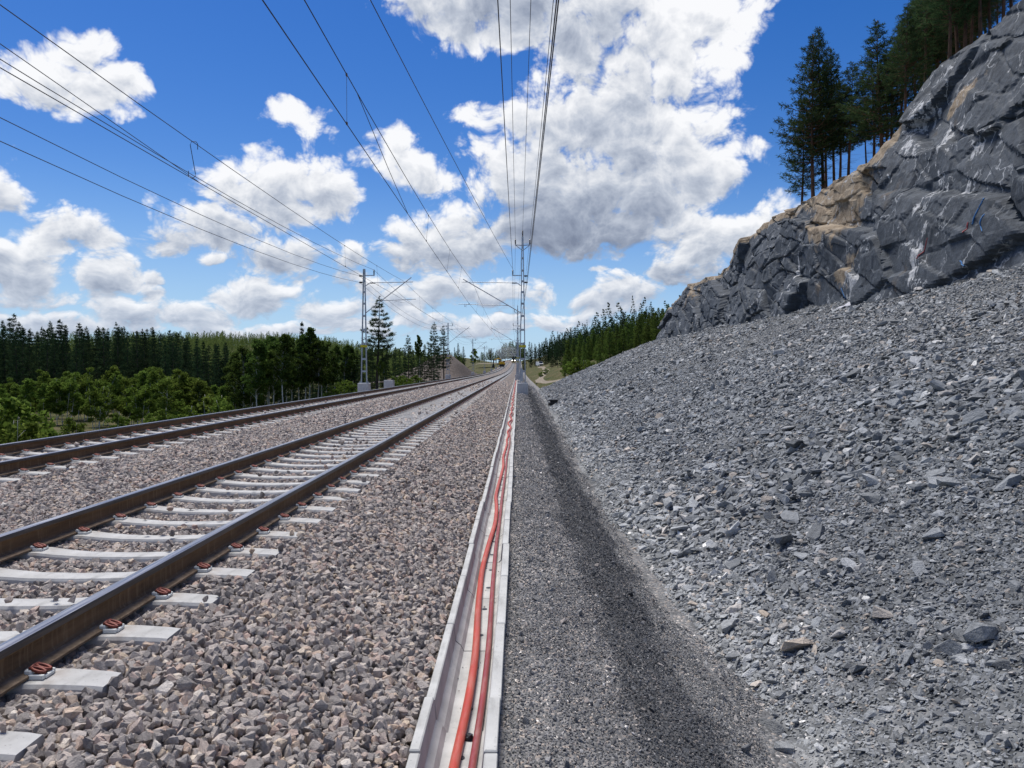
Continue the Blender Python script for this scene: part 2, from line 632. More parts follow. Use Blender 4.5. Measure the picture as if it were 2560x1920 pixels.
M_BEDFAR = ground_stone_mat('ballast_bed', [(p_, tuple(v_ * .50 for v_ in c_)) for p_, c_ in BAL], 17.0)  # stops darkened: shade between the stones is put into the colour
M_PATH = ground_stone_mat('gravel_path', [(p_, tuple(v_ * .62 for v_ in c_)) for p_, c_ in GRV], 48.0, 1.0, 0.012, GSTRIP)  # darker than the loose gravel, self-shadow of the grains painted into the tone
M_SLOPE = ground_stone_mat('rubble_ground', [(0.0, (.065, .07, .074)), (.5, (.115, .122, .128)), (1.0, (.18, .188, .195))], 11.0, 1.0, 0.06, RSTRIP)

# concrete
def concrete(name, lo, hi, sc=5.0):
    m, N, b = mat(name, 0.85, 0, 0.25)
    p = objco(N)
    n = N.noise(p, sc, 6, .6)
    st = N.noise(N.vec('MULTIPLY', p, (3, 1, 1)), sc * 0.6, 4, .6)
    c = N.mix(N.lin(n, .3, .7), lo, hi)
    c = N.mix(N.m('MULTIPLY', N.smooth(st, .52, .70), .45), c, tuple(v * .62 for v in lo))
    sp = N.noise(p, sc * 14, 2, .5)
    c = N.mix(N.m('MULTIPLY', N.smooth(sp, .66, .74), .6), c, tuple(v * .4 for v in lo))
    N.l.new(c, b.inputs['Base Color'])
    bump(N, b, N.noise(p, sc * 20, 4, .6), .25, .004)
    return m


def rust_stain(m):
    N = Nodes(m.node_tree)
    b = m.node_tree.nodes['Principled BSDF']
    src = b.inputs['Base Color'].links[0].from_socket
    p = objco(N)
    d = N.m('ABSOLUTE', N.m('SUBTRACT', N.m('ABSOLUTE', N.split(p)[0]), .7535))
    f = N.m('MULTIPLY', N.smooth(d, .30, .07), N.smooth(N.noise(p, 9.0, 5, .65), .36, .66, 0, .62))
    N.l.new(N.mix(f, src, (.17, .105, .065)), b.inputs['Base Color'])


def dusty(m):
    N = Nodes(m.node_tree)
    b = m.node_tree.nodes['Principled BSDF']
    src = b.inputs['Base Color'].links[0].from_socket
    p = objco(N)
    f = N.smooth(N.noise(N.vec('MULTIPLY', p, (3, .6, 3)), 6.0, 6, .7), .42, .72, .05, .42)
    N.l.new(N.mix(f, src, (.34, .25, .21)), b.inputs['Base Color'])
    N.l.new(N.lin(f, 0, .4, .34, .7), b.inputs['Roughness'])


M_SLEEPER = concrete('sleeper_concrete', (.34, .333, .318), (.48, .475, .46), 6.0)
rust_stain(M_SLEEPER)
M_TROUGH = concrete('trough_concrete', (.37, .365, .345), (.50, .495, .47), 5.0)
M_BLOCK = concrete('base_concrete', (.46, .455, .44), (.62, .61, .59), 3.0)

# rail steel
m, N, b = mat('rail_rust', 0.75, 0.15, 0.3)
p = objco(N)
n = N.noise(N.vec('MULTIPLY', p, (1, .12, 1)), 14.0, 5, .65)
st = N.noise(N.vec('MULTIPLY', p, (1, 1, .06)), 42.0, 3, .6)
c = N.mix(N.lin(n, .3, .7), (.085, .050, .027), (.19, .115, .062))
c = N.mix(N.m('MULTIPLY', N.smooth(st, .5, .72), .6), c, (.27, .185, .11))
N.l.new(c, b.inputs['Base Color'])
bump(N, b, N.noise(p, 90.0, 4, .6), .2, .003)
M_RUST = m
m, N, b = mat('rail_foot', 0.8, 0.0, 0.2)
p = objco(N)
n = N.noise(N.vec('MULTIPLY', p, (1, .5, 1)), 22.0, 6, .7)
N.l.new(N.mix(N.lin(n, .3, .7), (.085, .056, .034), (.27, .20, .14)), b.inputs['Base Color'])
M_FOOT = m
m, N, b = mat('rail_head', 0.30, 0.85, 0.5)
p = objco(N)
n = N.noise(N.vec('MULTIPLY', p, (1, .02, 1)), 60.0, 4, .6)
N.l.new(N.mix(N.lin(n, .3, .7), (.24, .23, .235), (.44, .43, .43)), b.inputs['Base Color'])
N.l.new(N.lin(n, .3, .7, .26, .42), b.inputs['Roughness'])
M_HEAD = m
m, N, b = mat('rail_head_side', 0.42, 0.7, 0.5)
p = objco(N)
n = N.noise(N.vec('MULTIPLY', p, (1, .05, 1)), 40.0, 4, .6)
N.l.new(N.mix(N.lin(n, .3, .7), (.05, .045, .045), (.12, .105, .10)), b.inputs['Base Color'])
M_HEADS = m

M_NYLON = simple('white_nylon', (.66, .67, .64), .5, 0, .12, 30)
M_CLIP = simple('oxide_red_clip', (.15, .038, .026), .5, .2, .35, 40)
M_GALV = simple('galvanised_steel', (.40, .42, .44), .5, .45, .22, 3)
M_DARKSTEEL = simple('dark_steel', (.10, .10, .105), .55, .4, .3, 6)
M_PORC = simple('brown_insulator', (.022, .013, .013), .25, 0, .3, 6, .5)
M_WIRE = simple('wire_metal', (.055, .05, .05), .5, .5, .2, 2)
M_COPPER = simple('droppers', (.13, .10, .09), .5, .4, .2, 4)
M_YELLOW = simple('yellow_plate', (.60, .50, .02), .5, 0, .12, 8)
M_BLACK = simple('black_plastic', (.014, .014, .016), .4, 0, .3, 6, .4)
M_CABLE1 = simple('bright_red_cable', (.44, .045, .020), .34, 0, .12, 3, .5)
M_CABLE2 = simple('dark_red_cable', (.24, .028, .030), .36, 0, .15, 3, .5)
dusty(M_CABLE1)
dusty(M_CABLE2)
M_MACHY = simple('machine_yellow', (.62, .36, .02), .45, 0, .2, 2)
M_GLASSD = simple('dark_glass', (.02, .025, .03), .1, 0, .2, 2, .6)
M_RUBBER = simple('black_rubber', (.02, .02, .02), .8, 0, .2, 4)
M_WHITEP = simple('white_paint', (.72, .72, .70), .5, 0, .1, 3)


# ------------------------------------------------------------------ ground heights
def zt(Y):
    """the line climbs gently in the distance"""
    return 3.5e-5 * np.maximum(0, np.asarray(Y, float) - 150) ** 2


BX = [-12.6, -11.2, -10.4, -9.35, -9.0, -6.0, -5.25, -4.5, -1.78, -1.5, -.95, -.54, -.465]
BZ = [-1.5, -.62, -.50, -.08, -.040, -.040, -.01, -.040, -.040, -.068, -.25, -.40, -.40]


def z_ballast(X, Y):
    n = fbm(X * 1.7, Y * 1.7, 3, 3)
    w = np.interp(X, [-10, -9, -8.7, -6.3, -5.6, -4.9, -4.2, -1.8, -1.4, -.6], [1, 1, .25, .25, 1, 1, .25, .25, 1, .3])
    dip = 0
    for cx in (-3.0035, -7.47):
        dip = dip + .032 * (1 - ss(np.abs(X - cx), .45, .70))
    return np.interp(X, BX, BZ) + n * .07 * w + zt(Y) - dip


def ditch(Y):
    """the ditch bottom wanders along the foot of the slope"""
    Y = np.asarray(Y, float)
    return np.interp(Y, [0, 4.6, 8, 12, 18, 26, 42, 60, 90], [1.62, 1.56, 1.40, 1.27, 1.33, 1.48, 1.58, 1.75, 2.0]) + .16 * fbm(Y * .8, Y * 0 + .3, 91, 3)


def z_path(X, Y):
    n = fbm(X * 1.2, Y * .9, 8, 4)
    w = np.interp(X, [-.1, .1, .8, 2], [.1, .4, 1, 1])
    up = .22 * ss(Y, 25, 48) * (1 - ss(X, .4, 1.3))        # the bed rises to the mast footing
    t = (X - .25) / (ditch(Y) - .25)
    z = np.interp(t, [-.4, 0, .30, 1.0, 1.3], [-.425, -.44, -.52, -.98, -1.02])
    return z + n * .10 * w + zt(Y) + up


def z_rubble(X, Y):
    d = ditch(Y)
    base = -1.03 + .43 * np.maximum(0, X - d - .10)
    base = base + .35 * fbm(X * .35, Y * .22, 12, 3) * ss(X, 2.0, 5) + .22 * fbm(X * 1.1, Y * .9, 5, 4) * ss(X, 1.5, 2.6)
    drop = np.maximum(0, Y - 84 - 3.0 * fbm(X * .3, X * 0 + .5, 44, 2))
    return base - .55 * drop


def terrain(X, Y):
    X = np.asarray(X, float)
    Y = np.asarray(Y, float)
    off = 9 * ss(Y, 110, 170)
    left = -.9 - 5.0 * ss(-X - 12 - off, 0, 15) + 1.6 * fbm(X * .03, Y * .03, 21, 4) * ss(-X, 14, 40)
    left = left + 27 * ss(Y, 300, 900) * ss(-X, 50, 260)
    right = -.75 + .34 * np.clip(X - 3.2 - 1.5 * fbm(Y * .03, Y * 0, 9, 2), 0, 30) + .10 * np.maximum(0, X - 33.2) * (X < 120) + .10 * 87 * (X >= 120)
    right = right + 1.2 * fbm(X * .06, Y * .06, 41, 4) * ss(X, 4, 10)
    near = ss(Y, 93, 84)
    right = right * (1 - near) - 4.0 * near * ss(X, 1.2, 2.4)
    mid = np.interp(X, [-12.6, 2.6], [-.95, -1.6])
    z = np.where(X < -11, left, np.where(X > 2.4, right, -1.75))
    z = z + np.minimum(zt(Y), 6)
    far = ss(Y, 1500, 3300)
    z = z + far * (26 + 26 * fbm(X * .0007, Y * .0007, 77, 3))
    return z

# ------------------------------------------------------------------ the setting
m, N, b = mat('forest_ground', 0.95, 0, 0.1)
p = pos(N)
n1 = N.noise(p, .35, 6, .62)
n2 = N.noise(p, 3.5, 5, .65)
c = N.ramp(n1, [(.30, (.030, .042, .014)), (.46, (.062, .070, .024)), (.56, (.095, .080, .038)), (.70, (.14, .115, .075))])
c = N.mix(1.0, c, N.ramp(n2, [(.3, (.6, .6, .6)), (.7, (1.35, 1.35, 1.3))]), 'MULTIPLY')
N.l.new(c, b.inputs['Base Color'])
bump(N, b, n2, .8, .25)
M_GROUND = m
m, N, b = mat('turned_earth', 0.95, 0, 0.1)
p = pos(N)
n = N.noise(N.vec('MULTIPLY', p, (1, .5, 2.5)), 1.3, 6, .65)
N.l.new(N.ramp(n, [(.3, (.085, .070, .060)), (.55, (.135, .112, .095)), (.75, (.19, .16, .135))]), b.inputs['Base Color'])
bump(N, b, N.noise(p, 4.0, 5, .65), .7, .15)
M_EARTH = m
m, N, b = mat('sandy_track', 0.95, 0, 0.1)
n = N.noise(pos(N), 1.6, 6, .65)
N.l.new(N.ramp(n, [(.3, (.15, .125, .09)), (.7, (.28, .24, .19))]), b.inputs['Base Color'])
M_SAND = m

xs = np.unique(np.concatenate([np.linspace(-2600, -300, 24), np.linspace(-300, -60, 60), np.linspace(-60, 60, 161),
                               np.linspace(60, 300, 60), np.linspace(300, 2600, 24)]))
ys = np.unique(np.concatenate([np.linspace(-30, 240, 181), np.linspace(240, 700, 110), np.linspace(700, 1600, 60), np.linspace(1600, 7000, 70)]))
tag(grid_obj('ground', xs, ys, terrain, M_GROUND), kind='structure')

xs = np.array(sorted(set(BX) | set(np.round(np.linspace(-10.2, -.45, 60), 3))))
ys = np.unique(np.concatenate([np.linspace(.6, 30, 148), np.linspace(30, 120, 120), np.linspace(120, 640, 130)]))
ballast = tag(grid_obj('ballast_bed', xs, ys, lambda X, Y: z_ballast(X, Y) - .022, M_BEDFAR), kind='structure')

xs = np.linspace(-.10, 2.6, 34)
ys = np.unique(np.concatenate([np.linspace(.6, 30, 148), np.linspace(30, 100, 120), np.linspace(100, 640, 120)]))
path = tag(grid_obj('gravel_path', xs, ys, z_path, M_PATH), kind='structure')

xs = np.unique(np.concatenate([np.linspace(1.15, 8, 70), np.linspace(8, 17.5, 64)]))
ys = np.unique(np.concatenate([np.linspace(.6, 30, 190), np.linspace(30, 96, 200)]))
rubble = tag(grid_obj('rubble_slope', xs, ys, z_rubble, M_SLOPE), kind='structure')

# earth mound beside the far track
def z_mound(X, Y):
    h = 5.6 * ss(Y, 140, 163) * (1 - ss(Y, 168, 268)) + .5 * fbm(X * .2, Y * .08, 6, 3)
    w = np.interp(X, [-27, -21, -17.5, -15.5, -13, -11.0, -10.8], [0, .55, .95, 1, .6, .06, 0])
    return -1.1 + np.minimum(zt(Y), 2) + h * w + .25 * fbm(X * .8, Y * .3, 16, 3)
tag(grid_obj('earth_mound', np.linspace(-27, -10.9, 40), np.linspace(136, 275, 90), z_mound, M_EARTH), kind='structure')

# sandy vehicle track through the clearing on the right
def ribbon(name, pts, w, mt, dz=.05, n=60):
    P = np.array(pts, float)
    t = np.linspace(0, len(P) - 1, n)
    cx, cy = np.interp(t, range(len(P)), P[:, 0]), np.interp(t, range(len(P)), P[:, 1])
    v, f = [], []
    for i in range(n):
        a, c = max(i - 1, 0), min(i + 1, n - 1)
        d = np.array([cx[c] - cx[a], cy[c] - cy[a]])
        d /= np.hypot(*d)
        for k in np.linspace(-1, 1, 6):
            ww = w * (.8 + .5 * vnoise(t[i] * 3, k * 0 + 1.3, 5))
            x, y = cx[i] - d[1] * k * ww / 2, cy[i] + d[0] * k * ww / 2
            v.append((x, y, float(terrain(x, y)) + dz - (.10 if abs(k) > .9 else 0)))
    for i in range(n - 1):
        for k in range(5):
            q = i * 6 + k
            f.append((q, q + 1, q + 7, q + 6))
    return tag(mesh_obj(name, v, f, mt, None, True), kind='structure')
ribbon('vehicle_track', [(6.6, 95), (4.4, 104), (3.5, 118), (3.7, 135), (5.2, 160), (7.5, 200), (8.6, 260), (8.8, 322)], 1.5, M_SAND, .08)
ribbon('gravel_bank', [(-30, 420), (-20, 428), (-12.5, 440)], 14, M_SAND, 2.4, 20)

# ------------------------------------------------------------------ railway tracks
RAIL_BASE = 0.010
half = [(0.075, 0.0), (0.075, 0.0115), (0.045, 0.0175), (0.022, 0.0255), (0.0105, 0.040), (0.0083, 0.070), (0.0088, 0.105),
        (0.0125, 0.120), (0.033, 0.1285), (0.0362, 0.1335), (0.0352, 0.155), (0.0305, 0.166), (0.020, 0.1705), (0.0, 0.172)]
prof = half + [(-x, z) for (x, z) in reversed(half[:-1])]
prof = [(x, z + RAIL_BASE) for x, z in prof]
pm = []
for k in range(len(prof)):
    (x0, z0), (x1, z1) = prof[k], prof[(k + 1) % len(prof)]
    zm = (z0 + z1) / 2 - RAIL_BASE
    pm.append(2 if zm > .163 else (3 if zm > .131 else (1 if zm < .022 else 0)))
ysr = np.unique(np.concatenate([np.linspace(.8, 30, 16), np.linspace(30, 150, 16), np.linspace(150, 640, 50)]))
rg = Geo()
rg.loft(prof, [(float(y), float(zt(y))) for y in ysr], pm)
rail_me = rg.obj('rail', [M_RUST, M_FOOT, M_HEAD, M_HEADS])

# concrete sleeper: raised rail seats, dished middle, chamfered edges
def sleeper_geo(simple=False):
    st = [-1.18, -1.13, -.95, -.62, -.50, -.30, 0, .30, .50, .62, .95, 1.13, 1.18]
    tz = [-.014, -.008, .001, .004, -.010, -.026, -.031, -.026, -.010, .004, .001, -.008, -.014]
    tw = [.078, .082, .090, .096, .088, .078, .074, .078, .088, .096, .090, .082, .078]
    v, f = [], []
    for x, z, w in zip(st, tz, tw):
        v += [(x, -.15, -.21), (x, -w - .012, z - .016), (x, -w, z), (x, w, z), (x, w + .012, z - .016), (x, .15, -.21)]
    for i in range(len(st) - 1):
        for k in range(5):
            q = i * 6 + k
            f.append((q, q + 6, q + 7, q + 1))
    f.append(tuple(range(5, -1, -1)))
    f.append(tuple((len(st) - 1) * 6 + k for k in range(6)))
    return v, f


def clip_parts(side, far=False):
    """one spring clip with its white nylon insulator, on the 'side' (+1/-1) flank of a rail centred at x=0"""
    g = Geo()
    s = side
    x0, x1 = .052, .135
    lo, hi = sorted((s * .050, s * .092))
    g.box((lo, -.052, .022), (hi, .052, .052), 0, 0 if far else .006)
    lo, hi = sorted((s * .078, s * .165))
    g.box((lo, -.060, .003), (hi, -.040, .030), 0, 0 if far else .004)
    g.box((lo, .040, .003), (hi, .060, .030), 0, 0 if far else .004)
    lo, hi = sorted((s * .150, s * .170))
    g.box((lo, -.039, .003), (hi, .039, .024), 0, 0 if far else .004)
    c = Geo()
    r = .0095
    n = 4 if far else 7
    for sy in (-1, 1):                       # two loops of the spring
        pts = []
        for k in range(11):
            t = math.pi * 2 * k / 10
            pts.append((s * (.118 + .040 * math.cos(t)), sy * .024 + .019 * math.sin(t), .040 + .012 * math.cos(t) * -1 + .006))
        c.tube(pts, r, n, 0, False)
    c.tube([(s * .080, -.042, .058), (s * .074, 0, .060), (s * .080, .042, .058)], r, n, 0)
    for q in (g, c):                          # true size
        q.v = [(s * .050 + (x - s * .050) * .80, y * .80, z * .82) for x, y, z in q.v]
    return g, c


NY = 0.6
proto_near = {}


def make_track(cx, first_y, near_n, label):
    t = empty('railway_track', (cx, 0, 0))
    tag(t, label, 'railway track')
    for k, sx in enumerate((-.7535, .7535)):
        r = bpy.data.objects.new('rail', rail_me.data)
        link(r, t)
        r.location = (sx, 0, 0)
    v, f = sleeper_geo()
    if 'sl' not in proto_near:
        o = mesh_obj('sleeper', v, f, M_SLEEPER)
        proto_near['sl'] = o.data
        bpy.data.objects.remove(o)
        for sd in (-1, 1):
            g, c = clip_parts(sd)
            o = g.obj('rail_insulator', M_NYLON)
            proto_near['ins', sd] = o.data
            bpy.data.objects.remove(o)
            o = c.obj('spring_clip', M_CLIP, None, True)
            proto_near['clip', sd] = o.data
            bpy.data.objects.remove(o)
        g = Geo()                            # sleeper with its four fastenings, for those further away
        g.add(v, f, 0)
        for sx in (-.7535, .7535):
            for sd in (-1, 1):
                a, c = clip_parts(sd, True)
                g.add([(x + sx, y, z) for x, y, z in a.v], a.f, 1)
                g.add([(x + sx, y, z) for x, y, z in c.v], c.f, 2)
        o = g.obj('sleeper', [M_SLEEPER, M_NYLON, M_CLIP])
        proto_near['slfar'] = o.data
        bpy.data.objects.remove(o)
    n_ind = 150
    for i in range(n_ind):
        y = first_y + i * NY
        near = i < near_n
        s_ = bpy.data.objects.new('sleeper', proto_near['sl' if near else 'slfar'])
        link(s_, t)
        s_.location = (random.uniform(-.008, .008), y, float(zt(y)))
        s_.rotation_euler = (0, 0, random.uniform(-.006, .006))
        if near:
            for sx in (-.7535, .7535):
                for sd in (-1, 1):
                    for nm, key in (('rail_insulator', 'ins'), ('spring_clip', 'clip')):
                        c = bpy.data.objects.new(nm, proto_near[key, sd])
                        link(c, s_)
                        c.location = (sx, 0, 0)
    # the sleepers beyond, too small to pick apart
    yy = np.arange(first_y + n_ind * NY, 560, NY)
    base = np.array([(x, y, z) for x, y, z in v])
    vv = (base[None] + np.stack([0 * yy, yy, zt(yy)], -1)[:, None, :]).reshape(-1, 3)
    ff = [tuple(i + k * len(v) for i in q) for k in range(len(yy)) for q in f]
    tag(mesh_obj('sleeper_run', vv, ff, M_SLEEPER, t), kind='stuff')
    return t


TRK1, TRK2 = -3.0035, -7.47
SL0 = 3.47
make_track(TRK1, SL0 - 3 * NY, 44, 'railway track with shiny rails on pale concrete sleepers beside the cable trough')
make_track(TRK2, SL0 - 3 * NY + .22 + 6.0, 34, 'second railway track along the forest edge, next to the left mast row')
bpy.data.objects.remove(rail_me)

# ------------------------------------------------------------------ cable trough with its cables
TZ = -.35
tp = [(-.490, TZ), (-.440, TZ), (-.428, TZ - .120), (-.392, TZ - .150), (-.372, TZ - .190), (-.190, TZ - .190), (-.168, TZ - .170), (-.149, TZ),
      (-.086, TZ), (-.094, TZ - .02), (-.080, TZ - .30), (-.500, TZ - .30), (-.486, TZ - .02)]
tp = list(reversed(tp))
trough = empty('cable_trough', (0, 0, 0))
tag(trough, 'open concrete cable trough laid in short sections beside the ballast', 'cable trough')


def seg_mesh(L):
    g = Geo()
    g.loft(tp, [(0, 0), (L - .007, 0)])
    o = g.obj('trough_section', M_TROUGH)
    bm = bmesh.new()
    bm.from_mesh(o.data)
    bmesh.ops.bevel(bm, geom=[e for e in bm.edges if abs(e.verts[0].co.z - TZ) < 1e-4 and abs(e.verts[1].co.z - TZ) < 1e-4],
                    offset=.006, segments=1, affect='EDGES')
    bm.to_mesh(o.data)
    bm.free()
    d = o.data
    bpy.data.objects.remove(o)
    return d


def zr(y):
    return float(zt(y)) + .20 * float(ss(y, 25, 48))


m12, m06, m24 = seg_mesh(1.2), seg_mesh(.57), seg_mesh(2.0)
segs = [(1.49, m24), (3.49, m06)] + [(4.06 + 1.2 * k, m12) for k in range(74)]
hole = Geo()
hole.lathe([(0.0001, .0), (.021, .0), (.021, -.004)], n=12)
ho = hole.obj('drain_hole_disc', M_BLACK)  # flat disc on the floor, its black paints the shade inside a hole
hole_me = ho.data
bpy.data.objects.remove(ho)
for i, (y, me) in enumerate(segs):
    s_ = bpy.data.objects.new('trough_section', me)
    link(s_, trough)
    s_.location = (random.uniform(-.006, .006), y, zr(y) + random.uniform(-.006, .006))
    s_.rotation_euler = (random.uniform(-.003, .003), random.uniform(-.01, .01), random.uniform(-.003, .003))
    if y < 22:
        L = 1.2 if me is m12 else (2.0 if me is m24 else .57)
        for fy in np.arange(.3, L, .6):
            h_ = bpy.data.objects.new('drain_hole_disc', hole_me)
            link(h_, s_)
            h_.location = (-.268 + random.uniform(-.01, .01), fy, TZ - .190 + .0035)
ys_ = np.arange(4.06 + 1.2 * 74, 420, 8.0)
g = Geo()
g.loft(tp, [(float(y), zr(y)) for y in ys_])
tag(g.obj('trough_run', M_TROUGH, trough), kind='stuff')


def cable(name, r, pts, tail, mt, label):
    P = np.array(pts)
    yy = np.concatenate([np.arange(1.6, P[-1, 0], .12), np.arange(P[-1, 0], 60, .35), np.arange(60, 300, 1.2)])
    xx = np.interp(yy, P[:, 0], P[:, 1])
    # smooth the hand-laid wave
    k = np.hanning(11); k /= k.sum()
    xs_ = np.convolve(np.pad(xx, 5, 'edge'), k, 'valid')
    wave = tail(yy)
    bl = ss(yy, P[-1, 0] - 1.5, P[-1, 0] + 1.5)
    xx = xs_ * (1 - bl) + wave * bl
    g = Geo()
    g.tube([(float(x), float(y), zr(y) + TZ - .188 + r + .004 * math.sin(y * 1.7)) for x, y in zip(xx, yy)], r, 12)
    return tag(g.obj(name, mt, None, True), label, 'cable')


cable('power_cable', .0255, [(1.6, -.335), (3.0, -.325), (3.768, -.304), (4.32, -.283), (5.06, -.279), (6.107, -.3176), (7.235, -.342), (8.353, -.314), (9.423, -.279),
                             (10.42, -.287), (11.44, -.333), (12.67, -.316), (14.92, -.283), (16.57, -.319), (19.28, -.276), (20.63, -.30), (22.5, -.25)],
      lambda y: -.290 + .052 * np.sin(y * 1.55 + 1.0) * (.7 + .3 * np.sin(y * .31)), M_CABLE1,
      'thick bright red cable snaking along the left side of the trough')
cable('power_cable', .0195, [(1.6, -.235), (3.0, -.230), (3.68, -.221), (4.2, -.205), (5.07, -.199), (5.82, -.208), (6.83, -.224), (8.26, -.236), (9.6, -.229), (11.25, -.236),
                             (13.9, -.226), (16.6, -.237), (19, -.21), (22, -.225)],
      lambda y: -.235 + .036 * np.sin(y * 1.75 + 2.6) * (.7 + .3 * np.sin(y * .23)), M_CABLE2,
      'thinner dark red cable lying against the right wall of the trough')

# ------------------------------------------------------------------ catenary masts
def insulator(g, base, axis, L=.34, r=.055):
    """ribbed brown insulator along +z or x"""
    prof_ = [(.018, 0)]
    n = 5
    for k in range(n):
        z0 = L * (.08 + .84 * k / n)
        dz = L * .84 / n
        prof_ += [(r * .45, z0), (r, z0 + dz * .35), (r * .45, z0 + dz * .9)]
    prof_ += [(.018, L)]
    b = Geo()
    b.lathe(prof_, (0, 0, 0), 8)
    for i, (x, y, z) in enumerate(b.v):
        if axis == 'x':
            x, z = z, x
        elif axis == '-x':
            x, z = -z, x
        b.v[i] = (x + base[0], y + base[1], z + base[2])
    g.add(b.v, b.f)


def make_mast(side, H, wb, wt, reach, tall=False):
    """side +1: brackets reach towards +x"""
    t = empty('catenary_mast')
    zb = .48
    g = Geo()
    g.box((-.36, -.36, -.75), (.36, .36, zb), 0, .02)
    g.obj('concrete_footing', M_BLOCK, t)
    g = Geo()
    g.box((-.31, -.20, zb + .002), (.31, .20, zb + .035), 0)
    for sx in (-1, 1):
        for sy in (-1, 1):
            g.tube([(sx * .27, sy * .15, zb + .03), (sx * .27, sy * .15, zb + .11)], .018, 6)
    g.obj('foot_plate', M_GALV, t)
    for s in (-1, 1):
        g = Geo()
        a, b = Vector((s * wb / 2, 0, zb + .036)), Vector((s * wt / 2, 0, H))
        # channel section: web plus two flanges
        g.bar(a, b, .012, .16)
        for sy in (-1, 1):
            o = Vector((-s * .028, sy * .074, 0))
            g.bar(a + o, b + o, .056, .012)
        g.obj('mast_leg', M_GALV, t)
    zs = [1.25, 2.05, 3.05, 3.95, 4.85, 5.65, 6.4, 7.1] + ([7.8, 8.6, 9.3] if tall else [])
    for z in zs:
        if z > H - .1:
            continue
        w = wb + (wt - wb) * (z - zb) / (H - zb)
        for sy in (-1, 1):
            g = Geo()
            g.box((-w / 2 + .01, sy * .088 - .005, z - .06), (w / 2 - .01, sy * .088 + .005, z + .06))
            g.obj('batten_plate', M_GALV, t)
    if tall:
        g = Geo()
        g.box((-.15, -.11, zb + .12), (.02, -.098, zb + .95))
        g.obj('junction_box', M_GALV, t)
    z = 2.88
    g = Geo()
    g.box((-.22, -.118, z - .07), (.22, -.100, z + .07))
    g.obj('number_plate', M_YELLOW, t)
    s = side
    # cantilever: top tube, diagonal tube, registration arm
    g = Geo()
    xm = s * .12
    g.tube([(xm, 0, 6.82), (s * .34, 0, 6.98)], .028, 7)
    g.tube([(s * .34, 0, 6.98), (s * .40, 0, 7.0), (s * (reach + .55), 0, 7.06)], .024, 7)
    g.obj('top_tube', M_GALV, t)
    g = Geo()
    insulator(g, (s * .36, 0, 6.99), 'x' if s > 0 else '-x', .36, .055)
    g.obj('insulator', M_PORC, t)
    g = Geo()
    g.tube([(xm, 0, 5.06), (s * (reach + .45), 0, 7.36 if not tall else 7.24)], .030, 7)
    g.obj('diagonal_tube', M_GALV, t)
    f = (.8 / (reach + .45))
    x0 = s * (.9 if tall else 1.15)
    zd = 5.06 + (7.3 - 5.06) * (abs(x0) - .12) / (reach + .33)
    g = Geo()
    g.tube([(x0, 0, zd), (s * (reach + .75), 0, zd + .10)], .021, 7)
    xq = s * (reach + .35 if tall else reach - .55)
    g.tube([(xq, 0, zd + .06), (xq, 0, zd - .07), (xq - s * .15, 0, zd - .09)], .012, 5)
    g.tube([(xq, 0, zd - .05), (s * reach, 0, 5.70)], .011, 5)
    g.obj('registration_arm', M_GALV, t)
    # feeder bracket towards the track
    zf = 7.48
    g = Geo()
    g.bar((s * .05, 0, zf), (s * .68, 0, zf), .06, .05)
    g.obj('feeder_bracket', M_GALV, t)
    g = Geo()
    insulator(g, (s * .64, 0, zf + .026), 'z', .36, .06)
    g.obj('insulator', M_PORC, t)
    for zz in (7.45, 7.03):
        g = Geo()
        insulator(g, (-s * .10, 0, zz), '-x' if s > 0 else 'x', .24, .075)
        g.obj('insulator', M_PORC, t)
    if tall:
        for sx, zz in ((-1, 9.45), (1, 9.45)):
            g = Geo()
            g.bar((0, 0, zz - .02), (sx * .50, 0, zz + .02), .05, .05)
            g.bar((0, 0, zz - .36), (sx * .46, 0, zz), .04, .04)
            g.obj('line_bracket', M_GALV, t)
            g = Geo()
            insulator(g, (sx * .47, 0, zz + .046), 'z', .36, .06)
            g.obj('insulator', M_PORC, t)
        g = Geo()
        insulator(g, (0, 0, H + .01), 'z', .42, .06)
        g.obj('insulator', M_PORC, t)
    return t


MASTY = 50.0
LX, RX = -10.0, .20
ml = make_mast(+1, 7.9, .40, .13, 2.62)
tag(ml, 'grey lattice mast beside the tall lone pine, next to a bare concrete block', 'mast', 'masts along the left track')
ml.location = (LX, MASTY, -.05)
mr = make_mast(-1, 10.0, .40, .11, 3.42, True)
tag(mr, 'tall grey mast with three top insulators standing at the end of the rubble slope', 'mast', 'masts along the right track')
mr.location = (RX + .1, MASTY, -.05)
lab_l = ['grey lattice mast in front of the brown earth mound, its footing by the tree edge',
         'grey lattice mast before the falling end of the earth mound']
for k in range(1, 8):
    c = copy_tree(ml)
    y = MASTY + 60 * k
    c.location = (LX, y, float(zt(y)) + .0)
    c['label'] = lab_l[k - 1] if k <= 2 else 'small distant lattice mast on the forest side of the far track'
for k in range(1, 8):
    c = copy_tree(mr)
    y = MASTY + 60 * k
    c.location = (RX - .25, y, float(zt(y)) + .0)
    c['label'] = 'distant tall mast lined up behind the mast at the rubble slope'
# lone footing without a mast
g = Geo()
g.box((-.36, -.36, -.8), (.36, .36, .46), 0, .02)
cf = empty('concrete_block', (-10.05, 60, 0))
g.obj('block', M_BLOCK, cf)
g = Geo()
g.box((-.30, -.30, .462), (.30, .30, .50))
g.box((-.37, -.25, .466), (.37, .25, .484))
g.obj('cover_plate', M_DARKSTEEL, cf)
tag(cf, 'bare pale concrete block with a dark cover plate and no mast', 'concrete block')

# ------------------------------------------------------------------ overhead lines
SPANS = [MASTY + 60 * k for k in range(-1, 8)]


